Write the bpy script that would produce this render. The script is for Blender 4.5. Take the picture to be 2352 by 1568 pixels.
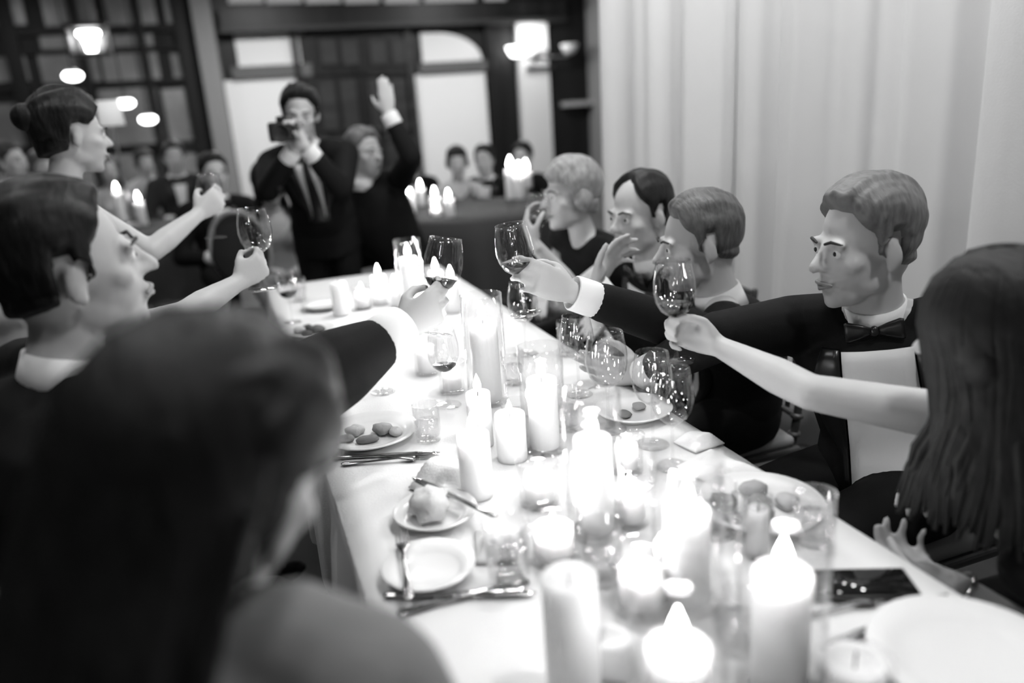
import bpy, bmesh, math, random
import numpy as np
from mathutils import Vector, Matrix, noise
from mathutils.bvhtree import BVHTree
for o in list(bpy.data.objects): bpy.data.objects.remove(o, do_unlink=True)
random.seed(7); rng = np.random.default_rng(7)
S = bpy.context.scene
C = S.collection
PI = math.pi

# ------------------------------------------------------------------ camera
CAM_H, PITCH, YAW, ROLL, FPX = 1.45, 17.0, 19.0, 4.0, 1800.0
W, H = 2352, 1568
_p, _y, _r = [math.radians(a) for a in (PITCH, YAW, ROLL)]
FW = Vector((math.sin(_y)*math.cos(_p), math.cos(_y)*math.cos(_p), -math.sin(_p)))
_rt = Vector((math.cos(_y), -math.sin(_y), 0)); _up = _rt.cross(FW)
RT = _rt*math.cos(_r) - _up*math.sin(_r); UP = _up*math.cos(_r) + _rt*math.sin(_r)
EYE = Vector((0, 0, CAM_H))
cam_d = bpy.data.cameras.new('camera'); cam = bpy.data.objects.new('camera', cam_d); C.objects.link(cam)
cam_d.sensor_width = 36; cam_d.lens = FPX/W*36; cam_d.clip_start = .02
cam.matrix_world = Matrix(((RT.x, UP.x, -FW.x, 0), (RT.y, UP.y, -FW.y, 0), (RT.z, UP.z, -FW.z, CAM_H), (0, 0, 0, 1)))
cam_d.dof.use_dof = True; cam_d.dof.focus_distance = 1.75; cam_d.dof.aperture_fstop = 1.2
S.camera = cam

# ------------------------------------------------------------------ world, exposure
wd = bpy.data.worlds.new('world'); S.world = wd; wd.use_nodes = True
wd.node_tree.nodes['Background'].inputs[0].default_value = (.006, .006, .006, 1)
wd.node_tree.nodes['Background'].inputs[1].default_value = 1.0
S.view_settings.view_transform = 'Standard'; S.view_settings.look = 'None'
S.view_settings.gamma = 1; S.view_settings.use_curve_mapping = False
S.view_settings.exposure = 0.2
S.cycles.use_denoising = True
S.cycles.max_bounces = 4; S.cycles.diffuse_bounces = 2; S.cycles.glossy_bounces = 2; S.cycles.transparent_max_bounces = 12
S.cycles.use_adaptive_sampling = True; S.cycles.adaptive_threshold = .12; S.cycles.adaptive_min_samples = 12
S.cycles.caustics_reflective = False; S.cycles.caustics_refractive = False
S.cycles.sample_clamp_indirect = 4.0

# ceiling lamp rows: (x, y, watts) -- unseen fill lamps added at z = CEIL
CEIL = 3.45
FILL_LAMPS = [(1.30, 0.2, 28), (1.30, 1.7, 28), (1.30, 3.2, 28), (-.9, 0.6, 9), (-.9, 2.6, 12), (-.9, 4.6, 10),
         (1.3, 5.2, 12), (3.4, 5.2, 10), (-3.0, 6.5, 10), (0.3, 7.5, 10), (3.4, 7.5, 10), (-2.6, 9.8, 34), (0.9, 10.6, 115), (3.9, 10.6, 115)]
CANDLE_W = .5

# ------------------------------------------------------------------ pixel helpers used to find world places
def ray(x, y): return FW + RT*((x - W/2)/FPX) - UP*((y - H/2)/FPX)
def at(x, y, d): return EYE + ray(x, y)*d
def onz(x, y, z):
    d = ray(x, y); return EYE + d*((z - CAM_H)/d.z)
def onY(x, y, Y):
    d = ray(x, y); return EYE + d*(Y/d.y)

# ------------------------------------------------------------------ materials
MATS = {}
def mat(name, v=.5, rough=.6, spec=.3, bump=0, scale=30, var=0, stretch=(1, 1, 1), sss=0, sssr=.02, sheen=0, metal=0, coat=0, voronoi=False):
    if name in MATS: return MATS[name]
    m = bpy.data.materials.new(name); m.use_nodes = True; nt = m.node_tree; b = nt.nodes['Principled BSDF']
    b.inputs['Base Color'].default_value = (v, v, v, 1); b.inputs['Roughness'].default_value = rough
    b.inputs['Specular IOR Level'].default_value = spec; b.inputs['Metallic'].default_value = metal
    if sss:
        b.inputs['Subsurface Weight'].default_value = sss; b.inputs['Subsurface Radius'].default_value = (1, 1, 1); b.inputs['Subsurface Scale'].default_value = sssr
    if sheen: b.inputs['Sheen Weight'].default_value = sheen
    if coat: b.inputs['Coat Weight'].default_value = coat
    if bump or var:
        tc = nt.nodes.new('ShaderNodeTexCoord'); mp = nt.nodes.new('ShaderNodeMapping'); mp.inputs['Scale'].default_value = stretch
        n = nt.nodes.new('ShaderNodeTexVoronoi' if voronoi else 'ShaderNodeTexNoise'); n.inputs['Scale'].default_value = scale
        if not voronoi: n.inputs['Detail'].default_value = 4
        nt.links.new(tc.outputs['Object'], mp.inputs[0]); nt.links.new(mp.outputs[0], n.inputs['Vector'])
        out = n.outputs['Distance'] if voronoi else n.outputs['Fac']
        if bump:
            bp = nt.nodes.new('ShaderNodeBump'); bp.inputs['Strength'].default_value = bump; bp.inputs['Distance'].default_value = .004
            nt.links.new(out, bp.inputs['Height']); nt.links.new(bp.outputs[0], b.inputs['Normal'])
        if var:
            r = nt.nodes.new('ShaderNodeMapRange'); r.inputs['From Min'].default_value = .3; r.inputs['From Max'].default_value = .7
            r.inputs['To Min'].default_value = v*(1-var); r.inputs['To Max'].default_value = min(1, v*(1+var))
            nt.links.new(out, r.inputs[0]); nt.links.new(r.outputs[0], b.inputs['Base Color'])
    MATS[name] = m; return m
def emis(name, s, v=1):
    if name in MATS: return MATS[name]
    m = bpy.data.materials.new(name); m.use_nodes = True; nt = m.node_tree; b = nt.nodes['Principled BSDF']
    b.inputs['Base Color'].default_value = (v, v, v, 1); b.inputs['Emission Color'].default_value = (1, 1, 1, 1); b.inputs['Emission Strength'].default_value = s
    MATS[name] = m; return m
def glassy(name, tint=.96, ior=1.5, rough=.02, gain=1.0):
    if name in MATS: return MATS[name]
    m = bpy.data.materials.new(name); m.use_nodes = True; nt = m.node_tree; nt.nodes.remove(nt.nodes['Principled BSDF'])
    t = nt.nodes.new('ShaderNodeBsdfTransparent'); t.inputs[0].default_value = (tint, tint, tint, 1)
    g = nt.nodes.new('ShaderNodeBsdfGlossy'); g.inputs['Roughness'].default_value = rough; g.inputs[0].default_value = (gain, gain, gain, 1)
    lw = nt.nodes.new('ShaderNodeLayerWeight'); lw.inputs[0].default_value = .5
    pw = nt.nodes.new('ShaderNodeMath'); pw.operation = 'POWER'; pw.inputs[1].default_value = 4.0; nt.links.new(lw.outputs['Facing'], pw.inputs[0])
    f = nt.nodes.new('ShaderNodeMath'); f.operation = 'MULTIPLY_ADD'; f.inputs[1].default_value = .55; f.inputs[2].default_value = .045; nt.links.new(pw.outputs[0], f.inputs[0])
    mx = nt.nodes.new('ShaderNodeMixShader'); out = nt.nodes['Material Output']
    nt.links.new(f.outputs[0], mx.inputs[0]); nt.links.new(t.outputs[0], mx.inputs[1]); nt.links.new(g.outputs[0], mx.inputs[2]); nt.links.new(mx.outputs[0], out.inputs[0])
    MATS[name] = m; return m

# ------------------------------------------------------------------ object helpers
def obj(name, me, m=None, parent=None, smooth=True):
    o = bpy.data.objects.new(name, me); C.objects.link(o)
    if m is not None:
        if len(me.materials) == 0: me.materials.append(m)
        elif me.materials[0] != m: me.materials[0] = m
    if smooth and len(me.polygons): me.polygons.foreach_set('use_smooth', [True]*len(me.polygons))
    if parent is not None: o.parent = parent
    return o
def tag(o, label=None, cat=None, group=None, kind=None):
    if label: o['label'] = label
    if cat: o['category'] = cat
    if group: o['group'] = group
    if kind: o['kind'] = kind
    return o
def empty(name, loc=(0, 0, 0), rz=0):
    o = bpy.data.objects.new(name, None); C.objects.link(o); o.location = loc; o.rotation_euler = (0, 0, rz); o.empty_display_size = .1; return o
class MB:
    """collects closed pieces, then becomes one mesh"""
    def __init__(s): s.v = []; s.f = []
    def add(s, v, f):
        n = len(s.v); s.v += [tuple(p) for p in v]; s.f += [tuple(i+n for i in q) for q in f]; return s
    def box(s, c, d, R=None, bev=0):
        hx, hy, hz = d[0]/2, d[1]/2, d[2]/2
        if bev:
            bm = bmesh.new(); bmesh.ops.create_cube(bm, size=1); bmesh.ops.scale(bm, vec=d, verts=bm.verts)
            bmesh.ops.bevel(bm, geom=list(bm.edges), offset=bev, segments=2, affect='EDGES', profile=.5)
            bm.verts.ensure_lookup_table(); v = [x.co.copy() for x in bm.verts]; f = [[x.index for x in q.verts] for q in bm.faces]; bm.free()
        else:
            v = [Vector((x*hx, y*hy, z*hz)) for x in (-1, 1) for y in (-1, 1) for z in (-1, 1)]
            f = [(0, 1, 3, 2), (4, 6, 7, 5), (0, 4, 5, 1), (2, 3, 7, 6), (0, 2, 6, 4), (1, 5, 7, 3)]
        c = Vector(c); v = [(R @ p if R else p) + c for p in v]; return s.add(v, f)
    def loft(s, rings):
        n = len(rings[0]); v = [p for r in rings for p in r]; f = []
        for i in range(len(rings)-1):
            for j in range(n): a = i*n+j; b = i*n+(j+1) % n; f.append((a, b, b+n, a+n))
        k = len(v); v.append(sum((Vector(p) for p in rings[0]), Vector())/n); v.append(sum((Vector(p) for p in rings[-1]), Vector())/n)
        q = (len(rings)-1)*n
        for j in range(n): f.append((k, (j+1) % n, j)); f.append((k+1, q+j, q+(j+1) % n))
        return s.add(v, f)
    def tube(s, pts, rad, n=12, flat=None, side=None, cap=True):
        """rounded tube through pts; rad per point; flat = ratio of second radius; side = direction of the first radius"""
        pts = [Vector(p) for p in pts]
        if not hasattr(rad, '__len__'): rad = [rad]*len(pts)
        fl = flat if hasattr(flat, '__len__') else [flat or 1]*len(pts)
        P = []; 
        T = [(pts[min(i+1, len(pts)-1)] - pts[max(i-1, 0)]).normalized() for i in range(len(pts))]
        seq = []
        if cap:
            for a in (80, 55, 28): seq.append((pts[0] - T[0]*rad[0]*min(1, fl[0])*math.sin(math.radians(a)), T[0], rad[0]*math.cos(math.radians(a)), fl[0]))
        for i, p in enumerate(pts): seq.append((p, T[i], rad[i], fl[i]))
        if cap:
            for a in (28, 55, 80): seq.append((pts[-1] + T[-1]*rad[-1]*min(1, fl[-1])*math.sin(math.radians(a)), T[-1], rad[-1]*math.cos(math.radians(a)), fl[-1]))
        u = Vector(side) if side is not None else (Vector((0, 0, 1)) if abs(T[0].z) < .9 else Vector((1, 0, 0)))
        rings = []
        for p, t, r, fq in seq:
            u = (u - t*u.dot(t)); u = u.normalized() if u.length > 1e-6 else t.orthogonal().normalized(); w = t.cross(u)
            rings.append([p + u*(r*math.cos(2*PI*j/n)) + w*(r*fq*math.sin(2*PI*j/n)) for j in range(n)])
        return s.loft(rings)
    def ell(s, c, r, R=None, n=14, m=10):
        c = Vector(c); rings = []
        for i in range(1, m):
            th = PI*i/m
            rings.append([(lambda p: (R @ p if R else p) + c)(Vector((r[0]*math.sin(th)*math.cos(2*PI*j/n), r[1]*math.sin(th)*math.sin(2*PI*j/n), -r[2]*math.cos(th)))) for j in range(n)])
        return s.loft(rings)
    def lathe(s, prof, c=(0, 0, 0), n=24, R=None, closed=False):
        c = Vector(c); k = len(prof); v = []; f = []
        for j in range(n):
            a = 2*PI*j/n
            for r, z in prof:
                p = Vector((r*math.cos(a), r*math.sin(a), z)); v.append((R @ p if R else p) + c)
        for j in range(n):
            q = ((j+1) % n)*k; b = j*k
            for i in range(k if closed else k-1):
                i2 = (i+1) % k; f.append((b+i, q+i, q+i2, b+i2))
        return s.add(v, f)
    def mesh(s, name='m'):
        me = bpy.data.meshes.new(name); me.from_pydata([tuple(p) for p in s.v], [], s.f); me.validate(); me.update()
        bm = bmesh.new(); bm.from_mesh(me); bmesh.ops.remove_doubles(bm, verts=bm.verts, dist=1e-6); bmesh.ops.recalc_face_normals(bm, faces=bm.faces); bm.to_mesh(me); bm.free()
        return me
    def build(s, name, m, parent=None, smooth=True): return obj(name, s.mesh(name), m, parent, smooth)
    def remesh(s, voxel, smooth=4, name='m'):
        me = bpy.data.meshes.new(name); me.from_pydata([tuple(p) for p in s.v], [], s.f); me.update()
        o = bpy.data.objects.new('tmp', me); C.objects.link(o)
        r = o.modifiers.new('r', 'REMESH'); r.mode = 'VOXEL'; r.voxel_size = voxel
        if smooth: q = o.modifiers.new('s', 'SMOOTH'); q.iterations = smooth; q.factor = .5
        dg = bpy.context.evaluated_depsgraph_get(); out = bpy.data.meshes.new_from_object(o.evaluated_get(dg)); out.name = name
        bpy.data.objects.remove(o); bpy.data.meshes.remove(me); return out
def copy_tree(o, parent=None):
    c = o.copy(); C.objects.link(c)
    if parent is not None: c.parent = parent
    for ch in [x for x in o.children]: copy_tree(ch, c)
    return c
# ================================================================== THE ROOM
M_timber = mat('dark timber', .009, .45, .3, bump=.3, scale=6, var=.5, stretch=(1, 1, .08))
M_timber2 = mat('brown timber', .028, .5, .3, bump=.3, scale=8, var=.4, stretch=(.1, 1, 1))
M_transom = mat('grey transom', .1, .5)
M_plaster = mat('pale plaster', .62, .8, .1, bump=.08, scale=40)
M_wallgrey = mat('grey wall', .22, .8, .1, bump=.1, scale=30, var=.1)
M_drapew = mat('window blind cloth', .72, .85, .1, bump=.1, scale=60)
M_floor = mat('floor boards', .05, .4, .4, bump=.2, scale=5, var=.3, stretch=(1, .1, 1))
M_dimpane = mat('dim pane', .24, .25, .5, var=.35, scale=1.6)
M_brass = mat('brushed metal', .45, .3, .5, metal=1)
XL, XR, YN, YF = -5.5, 6.2, -2.4, 13.0
def struct(name, mb, m, parent=None, smooth=False):
    o = mb.build(name, m, parent, smooth)
    if parent is None: tag(o, kind='structure')
    return o
flr = struct('floor', MB().box(((XL+XR)/2, (YN+YF)/2, -.05), (XR-XL+.4, YF-YN+.4, .1)), M_floor)
struct('ceiling', MB().box(((XL+XR)/2, (YN+YF)/2, CEIL+.05), (XR-XL+.4, YF-YN+.4, .1)), mat('ceiling paint', .3, .8))
struct('wall_left', MB().box((XL-.1, (YN+YF)/2, CEIL/2), (.2, YF-YN, CEIL)), M_wallgrey)
struct('wall_right', MB().box((XR+.1, (YN+YF)/2, CEIL/2), (.2, YF-YN, CEIL)), M_wallgrey)
struct('wall_near', MB().box(((XL+XR)/2, YN-.1, CEIL/2), (XR-XL, .2, CEIL)), M_wallgrey)
wb = struct('wall_back', MB().box(((XL+XR)/2, YF+.1, CEIL/2), (XR-XL, .2, CEIL)), M_timber)
BY = YF
def wrect(x0, x1, y0, y1):
    xm, ym = (x0+x1)/2, (y0+y1)/2
    return onY(x0, ym, BY).x, onY(x1, ym, BY).x, onY(xm, y1, BY).z, onY(xm, y0, BY).z
def slab(name, r, m, parent, depth=.04, off=.0, bev=.006):
    X0, X1, Z0, Z1 = wrect(*r); Z0 = max(Z0, .02); Z1 = min(Z1, CEIL-.01)
    return MB().box(((X0+X1)/2, BY-off-depth/2, (Z0+Z1)/2), (X1-X0, depth, Z1-Z0), bev=bev).build(name, m, parent, False)
def sroot(name, label=None):
    o = empty(name, (0, 0, 0)); tag(o, kind='structure'); 
    if label: o['label'] = label
    return o
# lit windows with pale blinds
w1 = sroot('window_1', 'tall pale window with grey transom behind the standing photographer')
slab('pane', (541, 702, 64, 150), M_drapew, w1, .03); slab('pane', (548, 712, 180, 640), M_drapew, w1, .03)
slab('transom', (532, 716, 150, 180), M_transom, w1, .08); slab('frame', (528, 541, 60, 640), M_timber2, w1, .1); slab('frame', (702, 716, 60, 640), M_timber, w1, .1)
w2 = sroot('window_2', 'pale arched window with grey transom beside the column')
# arched upper pane: a quarter circle falling to the right
X0, X1, Z0, Z1 = wrect(967, 1104, 74, 141)
poly = [(X0, Z0), (X0, Z1)] + [(X0+(X1-X0)*(.22+.78*math.sin(a)), Z0+(Z1-Z0)*math.cos(a)) for a in np.linspace(0, PI/2, 10)]
mb = MB(); n = len(poly); mb.add([(x, BY-.03, z) for x, z in poly] + [(x, BY, z) for x, z in poly], [tuple(range(n)), tuple(range(2*n-1, n-1, -1))] + [(i, (i+1) % n, (i+1) % n+n, i+n) for i in range(n)])
mb.build('pane', M_drapew, w2, False)
slab('pane', (972, 1130, 166, 640), M_drapew, w2, .03); slab('transom', (960, 1134, 141, 166), M_transom, w2, .09); slab('frame', (952, 967, 60, 640), M_timber2, w2, .1); slab('frame', (1130, 1146, 60, 640), M_timber, w2, .1)
# dark double doors between the windows
for k, (a, b) in enumerate([(722, 834), (836, 948)]):
    d = sroot('door_%d' % (k+1), 'dark panelled timber door, %s leaf of the pair' % ('near-window' if k == 0 else 'column-side'))
    slab('leaf', (a, b, 74, 640), M_timber, d, .05)
    w = b-a
    for (x0, x1) in ((a+12, a+w/2-5), (a+w/2+5, b-12)):
        slab('panel', (x0, x1, 90, 152), M_timber2, d, .03, .05, .02); slab('panel', (x0, x1, 182, 300), M_timber2, d, .03, .05, .02); slab('panel', (x0, x1, 315, 600), M_timber2, d, .03, .05, .02)
    slab('rail', (a, b, 160, 174), M_timber, d, .035, .05)
    MB().tube([(wrect(a, b, 0, 9)[1 if k == 0 else 0] + (-.12 if k == 0 else .12), BY-.13, z) for z in (1.0, 1.2)], .014, 8).build('handle', M_brass, d)
t = sroot('trim_1', 'dark heavy timber beam over the windows'); slab('beam', (500, 1290, 12, 60), M_timber, t, .22)
slab('moulding', (500, 1290, 56, 66), M_timber2, t, .28)
w4 = sroot('window_4', 'row of pale clerestory panes above the dark beam')
for x0, x1 in ((520, 600), (608, 690), (698, 780), (788, 868), (880, 960), (972, 1090), (1110, 1160)): slab('pane', (x0, x1, -52, 8), M_drapew, w4, .03)
t = sroot('trim_2', 'grey plastered pier beside the tall pale window'); slab('pier', (484, 528, -60, 640), M_wallgrey, t, .3); slab('pier_base', (478, 534, 560, 640), M_timber2, t, .34)
t = sroot('trim_3', 'pale plaster pilaster lit by the wall sconce'); slab('pilaster', (1197, 1264, 16, 640), M_plaster, t, .12); slab('capital', (1190, 1270, 2, 18), M_timber2, t, .18)
t = sroot('trim_4', 'narrow dark shelf on the far wall beside the drape'); slab('ledge', (1288, 1420, 230, 241), mat('ledge', .35, .4), t, .22)
# dim leaded windows on the far-left
w3 = sroot('window_3', 'wide dim window of grey panes in dark timber frames')
cols = [(-70, 50), (92, 212), (236, 352), (374, 428)]; cols2 = [(-70, 64), (92, 228), (236, 366), (396, 440)]
for (x0, x1) in cols: slab('pane', (x0, x1, -60, 60), M_dimpane, w3, .03)
slab('pane', (240, 352, 80, 112), M_dimpane, w3, .03); slab('pane', (92, 226, 80, 112), M_dimpane, w3, .03)
for (x0, x1) in cols2: slab('pane', (x0, x1, 122, 190), M_dimpane, w3, .03)
for (x0, x1) in [(-70, 84), (96, 228), (236, 370), (382, 476)]: slab('pane', (x0, x1, 238 if x0 < 0 else 202, 340), M_dimpane, w3, .03); slab('pane', (x0, x1, 352, 560), M_dimpane, w3, .03)
for (y0, y1) in ((61, 80), (112, 122), (190, 202), (340, 352)): slab('glazing_bar', (-80, 480, y0, y1), M_timber, w3, .07)
for (x0, x1) in ((54, 90), (214, 236), (356, 372), (441, 482)): slab('mullion', (x0, x1, -60, 640), M_timber, w3, .09)
slab('sill', (-80, 480, 560, 580), M_timber, w3, .16)

# sconce with two arms on the pilaster
def sconce():
    X0, X1, Z0, Z1 = wrect(1197, 1264, 110, 150); cx = (X0+X1)/2; zc = onY(1230, 128, BY).z
    r = empty('wall_sconce', (cx, BY-.12, zc)); tag(r, 'two-armed wall sconce with one bright frosted shade on pale pilaster', 'wall lamp')
    MB().box((0, -.02, 0), (.34, .04, .14), bev=.015).build('back_plate', M_brass, r)
    MB().box((.0, -.05, -.20), (.5, .05, .05), bev=.01).build('crossbar', M_timber2, r)
    for s, lit in ((-1, 1), (1, 0)):
        MB().tube([(0, -.05, 0), (s*.2, -.16, -.05), (s*.46, -.2, -.04), (s*.48, -.2, .02)], .016, 8).build('arm', M_brass, r)
        sh = MB().lathe([(.05, -.05), (.085, -.03), (.13, .05), (.15, .11), (.14, .11), (.12, .05), (.075, -.015), (.045, -.03)], (s*.48, -.2, .03), 20, closed=True).build('shade', emis('lit shade', 5.0) if lit else mat('frosted shade', .6, .4), r)
        MB().ell((s*.48, -.2, .08), (.05, .05, .06)).build('bulb', emis('lit bulb', 12) if lit else mat('dull bulb', .7, .3), sh)
    L = bpy.data.lights.new('sconce_light', 'POINT'); L.energy = 14; L.shadow_soft_size = .12; lo = bpy.data.objects.new('sconce_light', L); C.objects.link(lo); lo.parent = r; lo.location = (-.15, -.32, .25)
sconce()
# small lit lamps hanging in front of the dim window
def pendant(px, py, d, kind, label):
    p = at(px, py, d)
    r = empty('hanging_lantern' if kind else 'pendant_lamp', p); tag(r, label, 'lamp', 'small lit lamps before the dim window')
    MB().tube([(0, 0, .14 if kind else .05), (0, 0, CEIL-p.z-.02)], .006, 6).build('rod', M_timber2, r)
    MB().lathe([(.001, CEIL-p.z-.03), (.06, CEIL-p.z-.03), (.06, CEIL-p.z-.002), (.001, CEIL-p.z-.002)], n=16).build('canopy_plate', M_timber2, r)
    if kind:
        for s in (-1, 1):
            MB().box((s*.14, 0, 0), (.012, .2, .2)).build('lantern_glass', mat('milky lantern glass', .35, .3), r)
        MB().box((0, .1, 0), (.29, .012, .2)).build('lantern_glass', MATS['milky lantern glass'], r); 
        MB().box((0, 0, .115), (.32, .24, .03), bev=.006).build('lantern_cap', M_timber2, r); MB().box((0, 0, -.108), (.3, .22, .016), bev=.004).build('lantern_base', M_timber2, r)
        MB().lathe([(.001, -.08), (.04, -.08), (.045, -.03), (.06, .02), (.09, .05), (.085, .075), (.001, .08)], n=20).build('bulb', emis('lit bulb', 12), r)
    else:
        MB().lathe([(.001, .05), (.035, .05), (.05, .03), (.045, .028), (.001, .03)], n=16).build('lamp_cap', M_brass, r)
        MB().ell((0, 0, 0), (.075, .075, .042), n=18).build('globe', emis('lit globe', 7), r)
pendant(206, 94, 6.4, 1, 'square hanging lantern with bright mushroom-shaped bulb, highest of the far-left lamps')
pendant(167, 174, 6.2, 0, 'lit oval pendant lamp under the square lantern, largest of three')
pendant(288, 237, 6.6, 0, 'lit oval pendant lamp beside the standing woman\'s face, middle of three')
pendant(340, 274, 7.0, 0, 'lit oval pendant lamp farthest from the lantern, lowest of three')

# fill lamps added on the unseen ceiling to brighten drapes, table and far windows
FILL_AT = ['the long-haired woman at the near drapes', 'the light-brown-haired man', 'the far end of the seated row by the drapes', 'the foreground woman', 'the standing woman', 'the empty floor beyond the standing woman', 'the candlelit round table', 'the floor behind the drapes', 'the dim corner of the hall', 'the aisle before the double doors', 'the floor before the arched window', 'the floor before the wide dim window', 'the tall pale window', 'the arched window and pilaster']
tr = MB().lathe([(.13, -.012), (.17, -.012), (.17, 0), (.13, 0)], n=24, closed=True).mesh('trim_ring'); df = MB().lathe([(.001, -.004), (.13, -.004), (.13, -.001), (.001, -.001)], n=24).mesh('diffuser')
for i, (x, y, wt) in enumerate(FILL_LAMPS):
    r = empty('added_fill_lamp', (x, y, CEIL-.001)); tag(r, 'unseen added ceiling fill lamp over ' + FILL_AT[i], 'added ceiling light', 'added ceiling fill lamps')
    obj('trim_ring', tr, mat('white trim', .8, .4), r); obj('diffuser', df, emis('fill lamp diffuser', 3), r)
    L = bpy.data.lights.new('downlight', 'AREA'); L.shape = 'DISK'; L.size = .26; L.energy = wt; lo = bpy.data.objects.new('downlight', L); C.objects.link(lo); lo.parent = r; lo.location = (0, 0, -.02)

# ------------------------------------------------------------------ drapes along the side of the hall
M_curtain = mat('pale drape cloth', .76, .9, .08, bump=.12, scale=160)
def drape(y0, y1, seed, label, xo=0):
    rr = random.Random(5); n = 110; ph = [rr.uniform(0, 6.28) for _ in range(4)]
    def xf(y, z):
        k = .8 + .2*(1-z/3.3)
        s = y*2*PI
        return 2.08+xo + k*(.066*math.sin(s/.40+ph[0]+.9*math.sin(s/1.3+ph[1])) + .014*math.sin(s/.155+ph[2]+.9*math.sin(s/.6)) + .03*math.sin(s/.9+ph[3])) 
    v = []; f = []; nz = 14
    for t in (0, 1):
        for i in range(n+1):
            y = y0+(y1-y0)*i/n
            for j in range(nz+1): z = .02+3.38*j/nz; v.append((xf(y, z)+t*.004, y+.008*math.sin(z*1.7+seed), z))
    q = (n+1)*(nz+1)
    for i in range(n):
        for j in range(nz):
            a = i*(nz+1)+j; b = a+nz+1; f.append((a, b, b+1, a+1)); f.append((q+a, q+a+1, q+b+1, q+b))
    for i in range(n): 
        for j in (0, nz): a = i*(nz+1)+j; b = a+nz+1; f.append((a, b, b+q, a+q))
    for j in range(nz):
        for i in (0, n): a = i*(nz+1)+j; f.append((a, a+1, a+1+q, a+q))
    o = MB().add(v, f).build('drape', M_curtain); tag(o, label, 'curtain', 'pale drapes along the hall side')
drape(2.93, 4.12, 1, 'pale floor-length drape nearest the dark far wall', .0)
drape(2.03, 2.97, 2, 'pale floor-length drape behind the seated brown-haired man', .005)
drape(1.36, 2.07, 3, 'pale floor-length drape behind the man in bow tie', .0)
drape(.4, 1.40, 4, 'pale floor-length drape at the photo\'s edge behind the long-haired woman', .005)
o = MB().tube([(2.09, .2, 3.42), (2.09, 4.3, 3.42)], .018, 10).build('curtain_rail', M_brass); tag(o, 'thin metal rail carrying the pale drapes', 'curtain rail')

# ------------------------------------------------------------------ the long table
TX0, TX1, TY0, TY1, TZ = .10, .87, .22, 3.50, .75
tb = empty('banquet_table', ((TX0+TX1)/2, (TY0+TY1)/2, 0)); tag(tb, 'long narrow banquet table under a white cloth', 'table')
MB().box((0, 0, TZ-.022), (TX1-TX0-.012, TY1-TY0-.012, .03), bev=.006).build('tabletop', M_timber2, tb, False)
for sx in (-1, 1):
    for yy in (-1.5, -.05, .05, 1.5): MB().tube([(sx*.3, yy, TZ-.04), (sx*.3, yy, .012)], .02, 10).build('leg', M_brass, tb)
M_cloth = mat('white table linen', .70, .85, .1, bump=.15, scale=220)
def cloth(name, x0, x1, y0, y1, z, drop, label, m, nx=14, ny=110, grp=None, fold=.02):
    v = []; f = []
    def wr(x, y): return .0012*noise.noise(Vector((x*7, y*5, z))) + .0006*noise.noise(Vector((x*23, y*17, 3)))
    for i in range(nx+1):
        for j in range(ny+1):
            x = x0+(x1-x0)*i/nx; y = y0+(y1-y0)*j/ny; v.append((x, y, z+wr(x, y)))
    for i in range(nx):
        for j in range(ny): a = i*(ny+1)+j; f.append((a, a+ny+1, a+ny+2, a+1))
    loop = [(i, 0) for i in range(nx)] + [(nx, j) for j in range(ny)] + [(i, ny) for i in range(nx, 0, -1)] + [(0, j) for j in range(ny, 0, -1)]
    prev = [i*(ny+1)+j for i, j in loop]; base = len(v); L = len(loop)
    for k in range(1, 8):
        cur = []
        for q, (i, j) in enumerate(loop):
            x = x0+(x1-x0)*i/nx; y = y0+(y1-y0)*j/ny
            ox = (-1 if i == 0 else 1 if i == nx else 0); oy = (-1 if j == 0 else 1 if j == ny else 0); ln = math.hypot(ox, oy) or 1
            d = drop*(k/7)**1.1; s = (x+y)*1.0
            o = .006+ (fold*.6 + fold*math.sin(q*2*PI/11+.6*math.sin(q*.13)) + fold*.5*math.sin(q*2*PI/5.3))*min(1, k/4) if k > 1 else .004
            o = max(o, .004); v.append((x+ox/ln*o, y+oy/ln*o, z-d-.001)); cur.append(len(v)-1)
        for q in range(L): f.append((prev[q], prev[(q+1) % L], cur[(q+1) % L], cur[q]))
        prev = cur
    o = MB().add(v, f).build(name, m); tag(o, label, 'tablecloth', grp); return o
cloth('tablecloth', TX0, TX1, TY0, TY1, TZ, .36, 'white cloth draped over the long candlelit table', M_cloth)
# ================================================================== PEOPLE KIT
def build_head(female=False):
    m = MB(); j = .93 if female else 1.0
    m.ell((0, -.014, .034), (.076, .096, .086), n=24, m=16); m.ell((0, .034, -.028), (.061, .061, .088), n=20, m=14)
    m.ell((0, .044, -.086), (.046*j, .046*j, .034), n=18, m=12); m.ell((0, .072, -.104), (.02*j, .019, .017)); m.ell((0, -.03, -.03), (.062, .062, .06), n=18, m=12)
    for s in (-1, 1):
        m.ell((s*.043, .056, -.022), (.022, .026, .02)); m.ell((s*.03, .083, .02), (.026, .012, .009 if not female else .007))
        m.ell((s*.044, .012, -.066), (.017*j, .04, .028)); m.ell((s*.011, .1, -.03), (.009, .012, .008))
        R = Matrix.Rotation(s*.35, 3, 'Z') @ Matrix.Rotation(-.2, 3, 'X')
        m.ell((s*.079, -.006, -.008), (.009, .019, .033), R); m.ell((s*.075, -.002, -.033), (.008, .011, .013), R)
        m.ell((s*.031, .082, .001), (.016, .008, .0105))
    m.tube([(0, .088, .018), (0, .103, -.008), (0, .116, -.027)], [.008, .0095, .0125], 10)
    m.ell((0, .094, -.058), (.024, .011, .006)); m.ell((0, .0925, -.071), (.02, .011, .0075))
    return m.remesh(.0042, 3, 'head_base')
HEADS = {0: build_head(False), 1: build_head(True)}
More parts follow.
